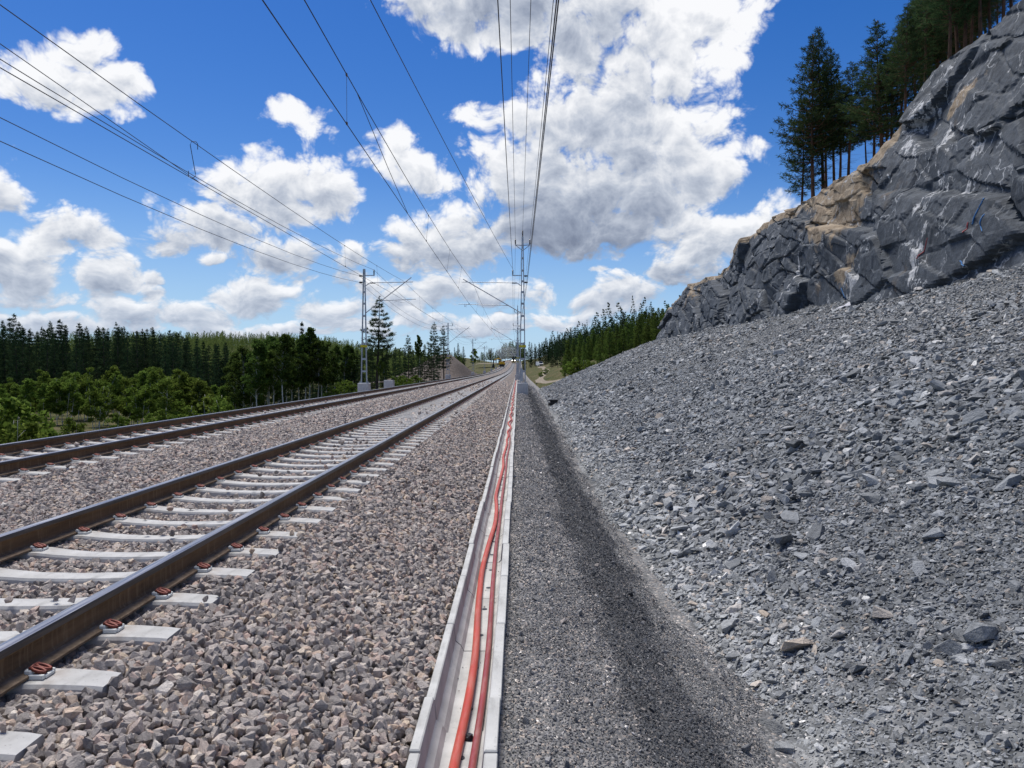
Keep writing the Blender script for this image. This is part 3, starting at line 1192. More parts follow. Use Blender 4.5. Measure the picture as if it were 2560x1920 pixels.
def span_pts(f, sag, y0=-10.0, y1=410.0, n=13):
    """points of a wire hung from every mast, f(y) -> x, z at a mast"""
    out = []
    for a in SPANS[:-1]:
        b = a + 60
        for k in range(n):
            t = k / (n - 1)
            if k == 0 and out:
                continue
            (xa, za), (xb, zb_) = f(a), f(b)
            y = a + 60 * t
            out.append((xa + (xb - xa) * t, y, za + (zb_ - za) * t - sag * 4 * t * (1 - t)))
    return out


def at_y(pts, y):
    P = np.array(pts)
    return float(np.interp(y, P[:, 1], P[:, 0])), float(np.interp(y, P[:, 1], P[:, 2]))


def overhead(cx, label, zc, zm, sagm, stag, drops, jump):
    t = empty('overhead_line', (0, 0, 0))
    tag(t, label, 'overhead line')
    par = lambda y: (-1) ** int(round((y - MASTY) / 60))
    cw = span_pts(lambda y: (cx + stag * par(y), zc + float(zt(y))), .03)
    mw = span_pts(lambda y: (cx + .04, zm + float(zt(y))), sagm)
    g = Geo()
    g.tube(cw, .0085, 5)
    g.obj('contact_wire', M_WIRE, t)
    g = Geo()
    g.tube(mw, .0085, 5)
    g.obj('messenger_wire', M_WIRE, t)
    for y in drops:
        g = Geo()
        (xa, za), (xb, zb_) = at_y(mw, y), at_y(cw, y)
        g.tube([(xa, y, za), (xb, y, zb_)], .0035, 4)
        g.box((xa - .012, y - .03, za - .03), (xa + .012, y + .03, za + .015))
        g.box((xb - .012, y - .03, zb_ - .01), (xb + .012, y + .03, zb_ + .035))
        g.obj('dropper', M_COPPER, t)
    for (ya, yb) in jump:
        g = Geo()
        (xa, za), (xb, zb_) = at_y(mw, ya), at_y(cw, yb)
        g.tube([(xa, ya, za - .008), ((xa + xb) / 2, (ya + yb) / 2, (za + zb_) / 2 - .03), (xb, yb, zb_ + .008)], .007, 5)
        g.obj('jumper_wire', M_WIRE, t)
    return t, cw, mw


dr = [13.3, 25.5, 33.5, 40.5, 58, 67, 76, 86, 95, 104]
oh1, cw1, mw1 = overhead(TRK1, 'contact and messenger wires hanging over the near track beside the trough', 5.64, 7.06, .62, -.2,
                         dr, [(14.2, 21.0)])
oh2, cw2, mw2 = overhead(TRK2, 'contact and messenger wires hanging over the far track by the forest', 5.78, 7.06, .50, .15,
                         [33, 40.5, 58, 67, 76, 86, 95, 104], [(-8, 18.0)])
# bent-wire hanger of the far line
(xa, za), (xb, zb_) = at_y(mw2, 17.6), at_y(cw2, 17.6)
g = Geo()
g.tube([(xa + .10, 17.6, za - .17), (xa + .10, 17.6, za - .04), (xa + .06, 17.6, za + .01), (xa - .04, 17.6, za + .012), (xa - .07, 17.6, za - .06),
        (xb + .10, 17.6, zb_ + .10), (xb + .10, 17.6, zb_ + .03), (xb + .02, 17.6, zb_ - .012), (xb - .06, 17.6, zb_ + .03), (xb - .06, 17.6, zb_ + .16)], .008, 6)
g.obj('bent_hanger', M_WIRE, oh2)


def feeder(label, f, sag, r=.0095):
    g = Geo()
    g.tube(span_pts(f, sag), r, 5)
    return tag(g.obj('feeder_wire', M_WIRE, None), label, 'wire')


def fm(x, z):
    return lambda y: (x if y < 60 else x - (.35 if x > -2 else 0), z + (float(zt(y))))


feeder('wire tied to the insulator on the tall mast bracket over the trough', fm(RX + .1 - .64, 7.84), .30, .011)
feeder('wire tied to the top left insulator of the tall mast', fm(RX + .1 - .47, 9.80), .40, .0085)
feeder('wire tied to the topmost insulator of the tall mast', fm(RX + .1, 10.38), .40, .0085)
feeder('wire tied to the top right insulator of the tall mast', fm(RX + .1 + .47, 9.80), .40, .0085)
feeder('upper of two thick wires on the side insulators of the tall mast', fm(RX + .1 + .30, 7.40), .30, .012)
feeder('lower of two thick wires on the side insulators of the tall mast', fm(RX + .1 + .30, 6.98), .15, .012)
feeder('wire tied to the bracket insulator of the masts by the forest', fm(LX + .64, 7.79), .85)
feeder('upper wire on the outer side insulators of the masts by the forest', fm(LX - .30, 7.40), 1.05, .0095)
feeder('lower wire on the outer side insulators of the masts by the forest', fm(LX - .30, 6.98), 1.10, .0095)
g = Geo()
A, Bq = Vector((RX + .1 - .64, MASTY, 7.86)), Vector((-2.5, 13.8, 7.95))
D = (Bq - A)
pts = [A + D * t - Vector((0, 0, .25 * 4 * (t / 1.65) * (1 - t / 1.65))) for t in np.linspace(0, 1.65, 16)]
g.tube(pts, .009, 5)
tag(g.obj('feeder_wire', M_WIRE), 'wire crossing slantwise over the near track to the tall mast bracket', 'wire')

# ------------------------------------------------------------------ blasted rock face on the right
CY = [2, 24, 26, 28, 30, 31, 32.3, 33.4, 34.2, 36, 40, 48, 51, 54.7, 59, 66, 70, 76, 80, 84, 87]
CT = [13.7, 13.4, 13.4, 13.1, 12.8, 12.5, 12.1, 11.2, 10.6, 10.6, 10.5, 10.7, 10.3, 9.6, 8.6, 8.9, 8.9, 7.6, 6.3, 4.3, 3.2]


def rock_face(Y, t):
    """point on the rock face; t = 0 at the rubble, 1 at the top edge"""
    Y = np.asarray(Y, float)
    t = np.asarray(t, float)
    zb = np.interp(Y, [2, 30, 45, 90], [3.6, 3.6, 3.0, 2.6])
    ztop = np.interp(Y, CY, CT) + .35 * fbm(Y * .6, Y * 0 + 4, 51, 4)
    z = zb + (ztop - zb) * t
    x = np.interp(Y, [2, 30, 60, 90], [14.0, 14.0, 13.8, 13.6]) + (1.5 + 2.0 * ss(Y, 37, 27)) * t ** 1.15
    x = x - 1.3 * ss(Y, 30.7, 29.9) + 1.9 * np.exp(-((Y - 30.9 - .20 * (z - 8)) / .42) ** 2) * ss(t, .08, .3)
    a = Y * .94 + z * .34
    b = z * .94 - Y * .34
    far = ss(Y, 33, 42)
    d = (.90 + .25 * far) * facets(a / 2.3, b, 2.6, 60, 1.7) + .36 * facets(a / 2.6, b, 1.05, 63, 1.6) + (.08 + .07 * far) * facets(a / 1.6, b, .55, 66, 1.7)
    d = d + .3 * fbm(Y * .2, z * .3, 80, 2)
    e1, e2 = cell_edge(a / 2.3, b, 2.6, 60), cell_edge(a / 2.6, b, 1.05, 63)
    d = d + .32 * np.exp(-(e1 / .10) ** 2) + (.07 + .08 * far) * np.exp(-(e2 / .06) ** 2)
    d = d * (.55 + .45 * ss(t, 0, .2))
    x = x + d * .62
    z2 = z - .28 * facets(a / 1.5, b, 3.1, 90, .6) * ss(t, .75, 1) - .10 * facets(a, b, .9, 95, .8)
    return x, Y + .25 * facets(a, b, 1.9, 98, .8), z2


ysc = np.concatenate([np.arange(4, 20, .5), np.arange(20, 36, .075), np.arange(36, 50, .12), np.arange(50, 88.5, .18)])
tt = np.concatenate([np.linspace(-.12, 1, 124)])
Yg, Tg = np.meshgrid(ysc, tt)
Xf, Yf, Zf = rock_face(Yg, Tg)
# plateau behind the edge
offs = np.array([.25, .6, 1.1, 1.8, 3, 5, 8, 13, 20, 30])
rows = [np.stack([Xf, Yf, Zf], -1)]
te = np.stack([Xf[-1], Yf[-1], Zf[-1]], -1)
for o_ in offs:
    q = te.copy()
    q[:, 0] = te[:, 0] + o_ + .3 * fbm(ysc * .9, ysc * 0 + o_, 33, 3)
    sm = np.interp(ysc, CY, CT)
    q[:, 2] = te[:, 2] * (1 - min(1, o_ / 2)) + sm * min(1, o_ / 2) + .20 * o_ ** .9 + .5 * fbm(ysc * .4, ysc * 0 + o_ * .4, 35, 4) * min(1, o_)
    q[:, 1] = te[:, 1] * (1 - min(1, o_ / 2)) + ysc * min(1, o_ / 2)
    rows.append(q[None])
V = np.concatenate(rows, 0)
nr, nc = V.shape[:2]
idx = np.arange(nr * nc).reshape(nr, nc)
F = np.stack([idx[:-1, :-1], idx[1:, :-1], idx[1:, 1:], idx[:-1, 1:]], -1).reshape(-1, 4)

m, N, b = mat('rock_face', 0.78, 0, 0.3)
at = lambda nm: (lambda nd: (setattr(nd, 'attribute_name', nm), nd.outputs['Fac'])[1])(N.new('ShaderNodeAttribute'))
p = pos(N)
ps = N.vec('MULTIPLY', p, (1, 1, .4))
n1 = N.noise(p, .55, 6, .62)
n2 = N.noise(p, 2.6, 6, .66)
n3 = N.noise(p, 9.0, 5, .65)
c = N.ramp(n1, [(.28, (.024, .030, .037)), (.5, (.040, .048, .058)), (.68, (.062, .072, .085))])
c = N.mix(N.smooth(n2, .42, .72, 0, .7), c, (.092, .104, .120))
# weathered tan crust and rusty stains
tan = N.ramp(n2, [(.3, (.12, .085, .052)), (.5, (.235, .180, .120)), (.7, (.30, .25, .185))])
c = N.mix(N.smooth(N.m('ADD', at('tan'), N.m('MULTIPLY', N.m('SUBTRACT', N.noise(p, .9, 6, .65), .5), 1.9)), .42, .62), c, tan)
c = N.mix(N.smooth(N.noise(p, .34, 5, .6), .61, .70, 0, .75), c, (.105, .082, .060))
# pale lime bloom, run down the face
wn = N.noise(N.vec('MULTIPLY', p, (1, 1, .42)), 2.4, 7, .72)
wmask = N.smooth(N.m('ADD', at('lime'), N.m('MULTIPLY', N.m('SUBTRACT', wn, .5), 3.6)), .50, .66)
c = N.mix(N.m('MULTIPLY', wmask, .9), c, N.mix(N.lin(n3, .3, .7), (.26, .265, .27), (.50, .50, .50)))
# quartz veins
ve = N.voronoi(N.vec('ADD', N.vec('MULTIPLY', p, (1, 1, .55)), N.vec('SCALE', N.noise(p, 1.2, 4, .6, color=True), scale=1.1)), .75, feature='DISTANCE_TO_EDGE')
c = N.mix(N.m('MULTIPLY', N.smooth(ve, .022, .006), N.smooth(N.noise(p, .8, 3, .5), .47, .58, 0, .75)), c, (.36, .37, .38))
c = N.mix(1.0, c, N.ramp(n3, [(.3, (.72, .72, .72)), (.7, (1.28, 1.28, 1.28))]), 'MULTIPLY')
N.l.new(c, b.inputs['Base Color'])
bump(N, b, N.m('ADD', N.m('MULTIPLY', n2, .6), N.m('MULTIPLY', N.noise(p, 14.0, 5, .7), .25)), .8, .07)
M_ROCK = m
cliff = tag(mesh_obj('rock_cliff', V.reshape(-1, 3), F, M_ROCK), kind='structure')


def blob(y, t, sy, st, a):
    full = np.concatenate([Tg, np.full((len(offs), nc), 1.0)], 0)
    yy = np.broadcast_to(ysc, (nr, nc))
    return a * np.exp(-((yy - y) / sy) ** 2 - ((full - t) / st) ** 2)


full_t = np.concatenate([Tg, np.full((len(offs), nc), 1.06)], 0)
yy_ = np.broadcast_to(ysc, (nr, nc))
tan = .95 * ss(full_t, .88, 1.0) * (ss(yy_, 32, 33.5)) + .25 * ss(full_t, .97, 1.03)
tan = np.maximum(tan, blob(36.5, .80, 3.0, .26, 1.25))
tan = np.maximum(tan, blob(33.5, .95, 1.2, .10, 1.0))
tan = np.maximum(tan, blob(34, .3, 1.3, .16, .62))
tan = np.maximum(tan, blob(26.6, .74, 1.4, .06, .9))
tan = np.maximum(tan, blob(67, .85, 3.0, .18, .7))
tan = np.maximum(tan, blob(82.5, .75, 1.6, .4, .9))
tan = np.maximum(tan, blob(41.5, .97, 4, .08, .8))
lime = np.full((nr, nc), -.35)
for q in [(29.0, .74, .8, .20, .75), (27.0, .62, .8, .15, .8), (25.8, .60, .6, .14, .7), (28.6, .93, .5, .12, .7), (25.0, .12, .45, .16, .95), (24.0, .40, .5, .15, .6),
          (32.6, .16, 1.0, .14, 1.3), (33.4, .06, .9, .07, 1.2), (40.4, .48, .13, .32, 1.05), (26.0, .38, .9, .12, .55), (30.4, .72, .35, .3, .6), (60.5, .12, .8, .10, .7), (46, .4, .1, .3, .7), (53, .5, .1, .3, .6), (23, .7, .6, .2, .5)]:
    lime = np.maximum(lime, blob(*q) - .15)
add_attr(cliff, 'tan', tan)
add_attr(cliff, 'lime', lime)

# spray-paint marks on the rock
M_SPB = simple('blue_spray_paint', (.06, .17, .36), .7, 0, .2, 8)
M_SPR = simple('red_spray_paint', (.26, .05, .055), .7, 0, .2, 8)
M_SPW = simple('pale_spray_paint', (.55, .52, .45), .6, 0, .2, 8)


def spray(path, r, mt):
    pts = []
    A_ = np.array(path)
    kk = np.linspace(0, len(A_) - 1, 6 * len(A_))
    path = list(zip(np.interp(kk, range(len(A_)), A_[:, 0]), np.interp(kk, range(len(A_)), A_[:, 1])))
    for (y, t) in path:
        x, yy, z = rock_face(y, t)
        pts.append((float(x) - .01, float(yy), float(z)))
    g = Geo()
    g.tube(pts, r, 5)
    g.obj('paint_mark', mt, cliff)


spray([(22.1, .27), (22.2, .24), (22.3, .20)], .022, M_SPB)
spray([(21.7, .22), (21.75, .19), (21.6, .17)], .022, M_SPB)
spray([(22.5, .21), (22.45, .18)], .022, M_SPR)
spray([(24.7, .20), (24.75, .17), (24.8, .14)], .022, M_SPR)
spray([(22.6, .10), (22.5, .08), (22.4, .075)], .022, M_SPB)
spray([(33.9, .20), (33.6, .13), (33.9, .08)], .024, M_SPB)
spray([(58.0, .17), (58.1, .12)], .05, M_SPB)
tq = lambda z: (z - 2.8) / (8.6 - 2.8)
spray([(62.6 - u, tq(zz)) for u, zz in ((-.10, 5.00), (.02, 5.04), (.10, 4.96), (.02, 4.88), (-.02, 4.87), (.04, 4.86), (.12, 4.77), (.03, 4.68), (-.11, 4.71))], .022, M_SPW)

# pale sheet lying on the rubble under the face
M_SHEET = simple('pale_sheet', (.38, .38, .41), .8, 0, .15, 3)
pa, pb = np.array([13.5, 29.9]), np.array([12.3, 30.7])
v, f = [], []
for i in range(16):
    s_ = i / 15
    for k in range(5):
        w = (k / 4 - .5) * (.42 + .2 * math.sin(i * 1.1)) * (1.1 - .5 * s_)
        x, y = pa[0] * (1 - s_) + pb[0] * s_ + .3 * w, pa[1] * (1 - s_) + pb[1] * s_ + w
        v.append((x, y, float(z_rubble(x, y)) + .08 + .04 * math.sin(i * 1.7 + k)))
for i in range(15):
    for k in range(4):
        q = i * 5 + k
        f.append((q, q + 1, q + 6, q + 5))
so = mesh_obj('plastic_sheet', v, f, M_SHEET, None, True)
md = so.modifiers.new('thick', 'SOLIDIFY')
md.thickness = .03
tag(so, 'long pale sheet lying on the rubble at the foot of the rock face', 'sheet')

# heather, moss and grass along the crest
M_CREST = leaf_mat('heather_and_grass', ((.022, .035, .012), (.055, .060, .022), (.12, .10, .045)), .3, 1.5)
RC = np.random.default_rng(31)
ii = RC.integers(0, nc, 5200)
rr = np.clip(np.abs(RC.normal(0, 2.2, 5200)) + 2.2, 2, len(offs) - 3)
r0_ = np.floor(rr).astype(int)
fr = (rr - r0_)[:, None]
base = V[len(tt) + r0_, ii] * (1 - fr) + V[len(tt) + r0_ + 1, ii] * fr
kk_ = vnoise(base[:, 1] * .7, base[:, 0] * .7, 3) > .42
base = base[kk_]
hh_ = RC.uniform(.08, .30, (len(base), 1))
dd_ = RC.normal(0, .45, (len(base), 3))
dd_[:, 2] = 1
sd_ = RC.normal(0, 1, (len(base), 3))
sd_[:, 2] *= .2
sd_ = sd_ / np.linalg.norm(sd_, axis=1, keepdims=True) * .05
v = np.stack([base - sd_ - [0, 0, .03], base + sd_ - [0, 0, .03], base + dd_ * hh_ + sd_ * .3, base + dd_ * hh_ - sd_ * .3], 1).reshape(-1, 3)
tag(mesh_obj('crest_vegetation', v, np.arange(len(v)).reshape(-1, 4), M_CREST), 'low heather and grass along the top edge of the rock', 'ground cover', kind='stuff')

# ------------------------------------------------------------------ trees
M_PINEBARK = bark_mat('pine_bark', (.045, .030, .022), (.16, .085, .050), 5)
M_DARKBARK = bark_mat('spruce_bark', (.030, .025, .021), (.085, .068, .055), 5)
M_BIRCHBARK = bark_mat('birch_bark', (.30, .29, .265), (.66, .65, .60), 4)
M_PINE = leaf_mat('pine_needles', ((.020, .038, .018), (.042, .070, .030), (.080, .115, .045)), .35, 1.1)
M_SPRUCE = leaf_mat('spruce_needles', ((.009, .021, .010), (.020, .040, .017), (.038, .062, .024)), .15, .8)
M_DARKFOREST = leaf_mat('dark_conifer_needles', ((.014, .030, .016), (.032, .058, .027), (.066, .098, .038)), .2, .35)
M_YOUNGSP = leaf_mat('young_spruce_needles', ((.04, .070, .016), (.088, .135, .028), (.16, .215, .052)), .45, .8)
M_BIRCH = leaf_mat('birch_leaves', ((.050, .084, .013), (.105, .155, .027), (.18, .235, .050)), .5, .7)
M_TALLBIRCH = leaf_mat('tall_birch_leaves', ((.034, .062, .014), (.068, .112, .025), (.12, .17, .040)), .45, .6)
M_FARLEAF = leaf_mat('far_needles_sun_tint', ((.075, .105, .028), (.13, .165, .046), (.20, .23, .075)), .35, .3)  # paler yellow-green: a sunlit look put into the leaf colour


def unit(a):
    return a / np.maximum(1e-9, np.linalg.norm(a, axis=-1, keepdims=True))


def blades(cen, dirn, L, w, per, R, k=None):
    """triangular needle sprays: 'per' blades round each centre"""
    n = len(cen)
    c = np.repeat(cen, per, 0)
    d = np.repeat(dirn, per, 0)
    d = unit(d * .8 + R.normal(0, .75, (n * per, 3)))
    k = np.ones((n * per, 1)) if k is None else np.repeat(k, per)[:, None]
    ll = L * k * R.uniform(.6, 1.25, (n * per, 1))
    side = unit(np.cross(d, R.normal(0, 1, (n * per, 3)))) * (w * (.4 + .6 * k) * R.uniform(.7, 1.3, (n * per, 1)))
    b0 = c + R.normal(0, 1, (n * per, 3)) * L * .25 * k
    v = np.stack([b0 - side * .6, b0 + side * .6, b0 + d * ll + side * .12, b0 + d * ll - side * .12], 1).reshape(-1, 3)
    f = np.arange(len(v)).reshape(-1, 4)
    return v, f


def leaves(cen, size, R, flat=.5):
    n = len(cen)
    a = unit(R.normal(0, 1, (n, 3)))
    b = unit(np.cross(a, R.normal(0, 1, (n, 3))))
    s = size * R.uniform(.6, 1.3, (n, 1))
    v = np.stack([cen - a * s, cen + b * s * .6, cen + a * s, cen - b * s * .6], 1).reshape(-1, 3)
    return v, np.arange(len(v)).reshape(-1, 4)


TREE_ME = {}


def keep(o):
    d = o.data
    bpy.data.objects.remove(o)
    return d


def conifer(key, seed, H, cb, Rm, tilt, gap, needle, wid, per, mt, bark, r0, shape=1.0, side=3, bare=0, droop=0.0, tufts=5, nb=(4, 7), lean=0.0):
    R = np.random.default_rng(seed)
    g = Geo()
    ph = R.uniform(0, 6)
    kx = lambda z: .012 * H * math.sin(z / H * 3 + ph) + lean * z * z / H
    ky = lambda z: .010 * H * math.cos(z / H * 2.6 + ph)
    zs = np.concatenate([[-1.8], np.linspace(-.3, H, 14)])
    g.tube([(kx(z), ky(z), z) for z in zs], [max(.012, r0 * (1 - .93 * max(0, z) / H) * (1.15 if z < .2 else 1)) for z in zs], 8 if r0 > .1 else 6)
    cen, dirs, ks = [], [], []
    z = cb * H
    while z < H * .985:
        u = (z - cb * H) / (H * (1 - cb))
        env = Rm * ((1 - u) ** shape) * (.55 + .45 * min(1, u / .18)) + .10
        k = R.integers(nb[0], nb[1])
        a0 = R.uniform(0, 6.28)
        for i in range(k):
            a = a0 + 6.283 * i / k + R.normal(0, .25)
            L = env * R.uniform(.55, 1.15)
            el = tilt * (.35 + .65 * u) - droop * (1 - u) + R.normal(0, .10)
            d = np.array([math.cos(a) * math.cos(el), math.sin(a) * math.cos(el), math.sin(el)])
            o = np.array([kx(z), ky(z), z])
            tip = o + d * L + np.array([0, 0, .10 * L * (1 - droop * 2)])
            mid = o + d * L * .5 - np.array([0, 0, .04 * L])
            if L > .35:
                g.tube([tuple(o), tuple(mid), tuple(tip)], [.010 + .018 * L * (r0 / .15), .006 + .008 * L, .004], 3, 0, False)
            nt = max(2, int(tufts * L + 1.5))
            for s in R.uniform(.28, 1.05, nt):
                perp = np.array([-d[1], d[0], 0]) * R.normal(0, .22) * L * (1.05 - s * .5)
                c = o + (mid - o) * min(1, s * 2) if s < .5 else mid + (tip - mid) * (s - .5) * 2
                c = c + perp + np.array([0, 0, R.normal(0, .05) * (1 - droop) + .02])
                cen.append(c)
                ks.append(.52 + .48 * (1 - u) ** .8)
                dirs.append(d + np.array([0, 0, .25 - droop]) + perp * .8 / max(.1, L))
        z += gap * R.uniform(.7, 1.3) * (1.0 - .35 * u)
    top = np.array([kx(H), ky(H), H])
    for _ in range(4):
        cen.append(top + R.normal(0, .05, 3) - np.array([0, 0, R.uniform(0, .35)]))
        dirs.append(np.array([0, 0, 1.2]))
        ks.append(.4)
    for _ in range(bare):                    # dead twigs on the lower stem
        z = R.uniform(.12, cb) * H
        a = R.uniform(0, 6.28)
        L = R.uniform(.25, .9)
        o = (kx(z), ky(z), z)
        g.tube([o, (o[0] + math.cos(a) * L, o[1] + math.sin(a) * L, z + R.uniform(-.25, .15) * L)], [.012, .004], 3, 0, False)
    tr = keep(g.obj('trunk', bark, None, True))
    v, f = blades(np.array(cen), np.array(dirs), needle, wid, per, R, np.array(ks))
    cr = keep(mesh_obj('crown', v, f, mt))
    TREE_ME[key] = (tr, cr, H)


def broadleaf(key, seed, H, cb, Rm, size, n, mt, r0, stems=1, bark=None, clumps=26):
    R = np.random.default_rng(seed)
    g = Geo()
    cen = []
    for st in range(stems):
        ph = R.uniform(0, 6)
        ax, ay = (R.normal(0, .05), R.normal(0, .05)) if stems == 1 else (R.normal(0, .13), R.normal(0, .13))
        sx, sy = (0, 0) if stems == 1 else (R.normal(0, .25), R.normal(0, .25))
        Hs = H * (1 if st == 0 else R.uniform(.75, 1))
        P = lambda z: np.array([sx + ax * z + .02 * H * math.sin(z / H * 4 + ph), sy + ay * z + .02 * H * math.cos(z / H * 3 + ph), z])
        zs = np.linspace(-.6, Hs, 11)
        g.tube([tuple(P(z)) for z in zs], [max(.008, r0 * (1 - .9 * max(0, z) / Hs)) for z in zs], 6)
        nc_ = max(5, clumps // stems)
        for i in range(nc_):
            u = (i + R.uniform(0, 1)) / nc_
            z = Hs * (cb + (1 - cb) * u * .98)
            env = Rm * (math.sin(math.pi * min(1, (.12 + .86 * u))) ** .75) * (1.1 - .35 * u)
            a = R.uniform(0, 6.28)
            o = P(z * (.86))
            L = env * R.uniform(.35, 1.0)
            tip = P(z) + np.array([math.cos(a) * L, math.sin(a) * L, .12 * L])
            g.tube([tuple(o), tuple((o + tip) / 2 + np.array([0, 0, .06])), tuple(tip)], [.006 + r0 * .25 * (1 - u), .008, .004], 3, 0, False)
            m_ = int(n / (stems * nc_))
            rad = np.array([.42, .42, .30]) * (Rm * (.62 if clumps < 50 else .48) + .10)
            q = R.normal(0, 1, (m_, 3))
            q = unit(q) * (R.uniform(0, 1, (m_, 1)) ** .45) * rad * R.uniform(.7, 1.3)
            cen.append(tip + q)
            s_ = R.uniform(.3, 1, (m_ // 4, 1))
            cen.append(o + (tip - o) * s_ + R.normal(0, .10 * Rm, (m_ // 4, 3)))
    tr = keep(g.obj('trunk', bark or M_BIRCHBARK, None, True))
    v, f = leaves(np.concatenate(cen), size, R)
    cr = keep(mesh_obj('crown', v, f, mt))
    TREE_ME[key] = (tr, cr, H)


def plant(name, key, x, y, z=None, h=None, rz=None, label=None, cat='tree', group=None, tilt=0.0, wide=1.0):
    tr, cr, H = TREE_ME[key]
    if z is None:
        z = float(terrain(x, y))
    t = empty(name, (x, y, z), random.uniform(0, 6.28) if rz is None else rz)
    s = (h / H) if h else 1.0
    t.scale = (s * wide, s * wide, s)
    t.rotation_euler[0] = tilt
    for nm, me in (('trunk', tr), ('crown', cr)):
        link(bpy.data.objects.new(nm, me), t)
    return tag(t, label, cat, group)


def wx(px, Y):
    return (px - 1295) * Y / FPX


# prototypes
for k in range(5):
    conifer(('clpine', k), 100 + k, 10.0, (.16, .26, .34, .22, .40)[k], (2.4, 2.1, 2.1, 2.5, 2.0)[k], .42, .36, .26, .038, 8, M_PINE, M_PINEBARK, .105, .85, bare=26, tufts=6, nb=(4, 7))
for k in range(2):
    conifer(('bigpine', k), 120 + k, 11.0, .28, 2.2, .12, .55, .30, .050, 10, M_PINE, M_DARKBARK, .16, .8, bare=8, tufts=7, nb=(4, 6))
for k in range(5):
    conifer(('fpine', k), 140 + k, 15.0, (.30, .25, .4, .2, .35)[k], (2.3, 2.0, 2.4, 2.1, 1.9)[k], .18, .78, .50, .085, 8, M_DARKFOREST, M_DARKBARK, .15, .9, bare=4, tufts=3, nb=(4, 7))
for k in range(4):
    conifer(('spruce', k), 160 + k, 15.0, .10, (2.3, 2.0, 2.5, 1.8)[k], .06, .80, .50, .085, 8, M_DARKFOREST, M_DARKBARK, .15, 1.05, droop=.26, tufts=3, nb=(5, 8))
for k in range(4):
    conifer(('young', k), 180 + k, 5.0, .04, (1.35, 1.2, 1.5, 1.1)[k], .35, .30, .26, .055, 7, M_YOUNGSP, M_DARKBARK, .06, .95, droop=.05, tufts=5, nb=(5, 8))
for k in range(5):
    broadleaf(('birch', k), 200 + k, 6.5, (.30, .22, .34, .25, .2)[k], (1.35, 1.5, 1.2, 1.6, 1.3)[k], .115, 3600, M_BIRCH, .045, (1, 2, 1, 3, 1)[k], clumps=34)
for k in range(5):
    broadleaf(('tall', k), 220 + k, 9.5, (.52, .46, .58, .50, .44)[k], (1.35, 1.5, 1.2, 1.4, 1.25)[k], .115, 4200, M_TALLBIRCH, .085, (1, 1, 1, 2, 1)[k], clumps=60)
for k in range(3):
    broadleaf(('bush', k), 240 + k, 2.6, .04, 1.25, .10, 1800, M_BIRCH, .03, 3, clumps=24)
for k in range(3):
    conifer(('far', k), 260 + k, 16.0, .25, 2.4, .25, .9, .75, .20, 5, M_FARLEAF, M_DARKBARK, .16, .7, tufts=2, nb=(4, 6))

# pines on top of the rock face: trunk foot px, py, crown top py, distance
CP = [(2004, 512, 262, 47.5, 0, 'the leftmost of the pines above the rock, its low branches hanging over the edge'),
      (2037, 486, 82, 46.0, 3, 'tall pine with a bare brown stem behind the leftmost pine on the rock'),
      (2053, 476, 70, 47.5, 1, 'tallest pointed pine of the clump at the low end of the rock top'), (2081, 470, 120, 48, 4, None), (2098, 464, 200, 50, 2, None),
      (2124, 450, 158, 45.0, 2, 'pine with a lower top closing the left clump on the rock'),
      (2166, 414, 240, 46, 4, None), (2181, 408, 150, 45, 2, None),
      (2199, 396, 50, 41.0, 0, 'slender pointed pine standing clear above the tan crust of rock'), (2214, 400, 140, 45, 1, None),
      (2232, 330, 120, 41, 4, None), (2268, 268, 10, 37.0, 3, 'pine right behind the dark crevice in the rock'),
      (2290, 262, -40, 40, 1, None), (2318, 215, -60, 38, 4, None), (2340, 205, -110, 40, 0, None),
      (2371, 172, -190, 31.5, 2, 'thick bare orange-brown pine stem at the edge above the crevice'),
      (2392, 148, -170, 33.0, 4, 'second bare pine stem, just behind the thick one above the crevice'),
      (2407, 138, -200, 32.0, 2, 'third bare pine stem at the edge of the high rock'),
      (2430, 122, -180, 36, 3, None), (2452, 86, -240, 31.0, 4, 'bare pine stem above the highest part of the rock'), (2471, 62, -230, 32, 1, None),
      (2505, 42, -260, 31, 2, None), (2530, 30, -260, 32, 4, None), (2352, 190, -60, 43, 3, None), (2420, 130, -120, 40, 0, None), (2250, 300, 60, 43, 3, None),
      (2300, 240, -30, 44, 0, None), (2325, 215, -70, 45, 3, None), (2360, 195, -60, 46, 1, None), (2385, 160, -90, 43, 0, None), (2402, 150, -60, 45, 3, None), (2440, 110, -120, 42, 1, None), (2462, 90, -110, 44, 0, None), (2490, 60, -140, 40, 3, None), (2068, 478, 150, 51, 2, None)]
for (px, py, top, Y, kind, lab) in CP:
    X = wx(px, Y)
    zg = CAMZ + (921 - py) * Y / FPX
    H = (py - top) * Y / FPX
    # stand on the plateau, however deep the stem is hidden
    zz = zg - .25
    plant('pine_tree', ('clpine', kind), X, Y, zz, H + .25, None, lab or 'dark pine crowded among the others on top of the rock face', 'pine tree', 'pines on the rock', random.uniform(-.02, .02),
          (1.3 if H < 8 else 1.05) * random.uniform(.9, 1.1))

# lone pines by the left masts
for (px, top, Y, k, w, lab) in ((945, 740, 74, 0, 1.15, 'tall lone pine with layered branches beside the left mast'),
                                (1020, 838, 96, 1, .9, 'pine with a flat tuft of crown between the bare block and the earth mound'),
                                (1086, 805, 118, 0, .85, 'left one of two tall pines at the earth mound'),
                                (1109, 814, 121, 1, .85, 'right one of two tall pines, touching the earth mound')):
    X = wx(px, Y)
    zg = float(terrain(X, Y)) - .2
    plant('pine_tree', ('bigpine', k), X, Y, zg, CAMZ + (921 - top) * Y / FPX - zg, None, lab, 'pine tree', None, 0, w)

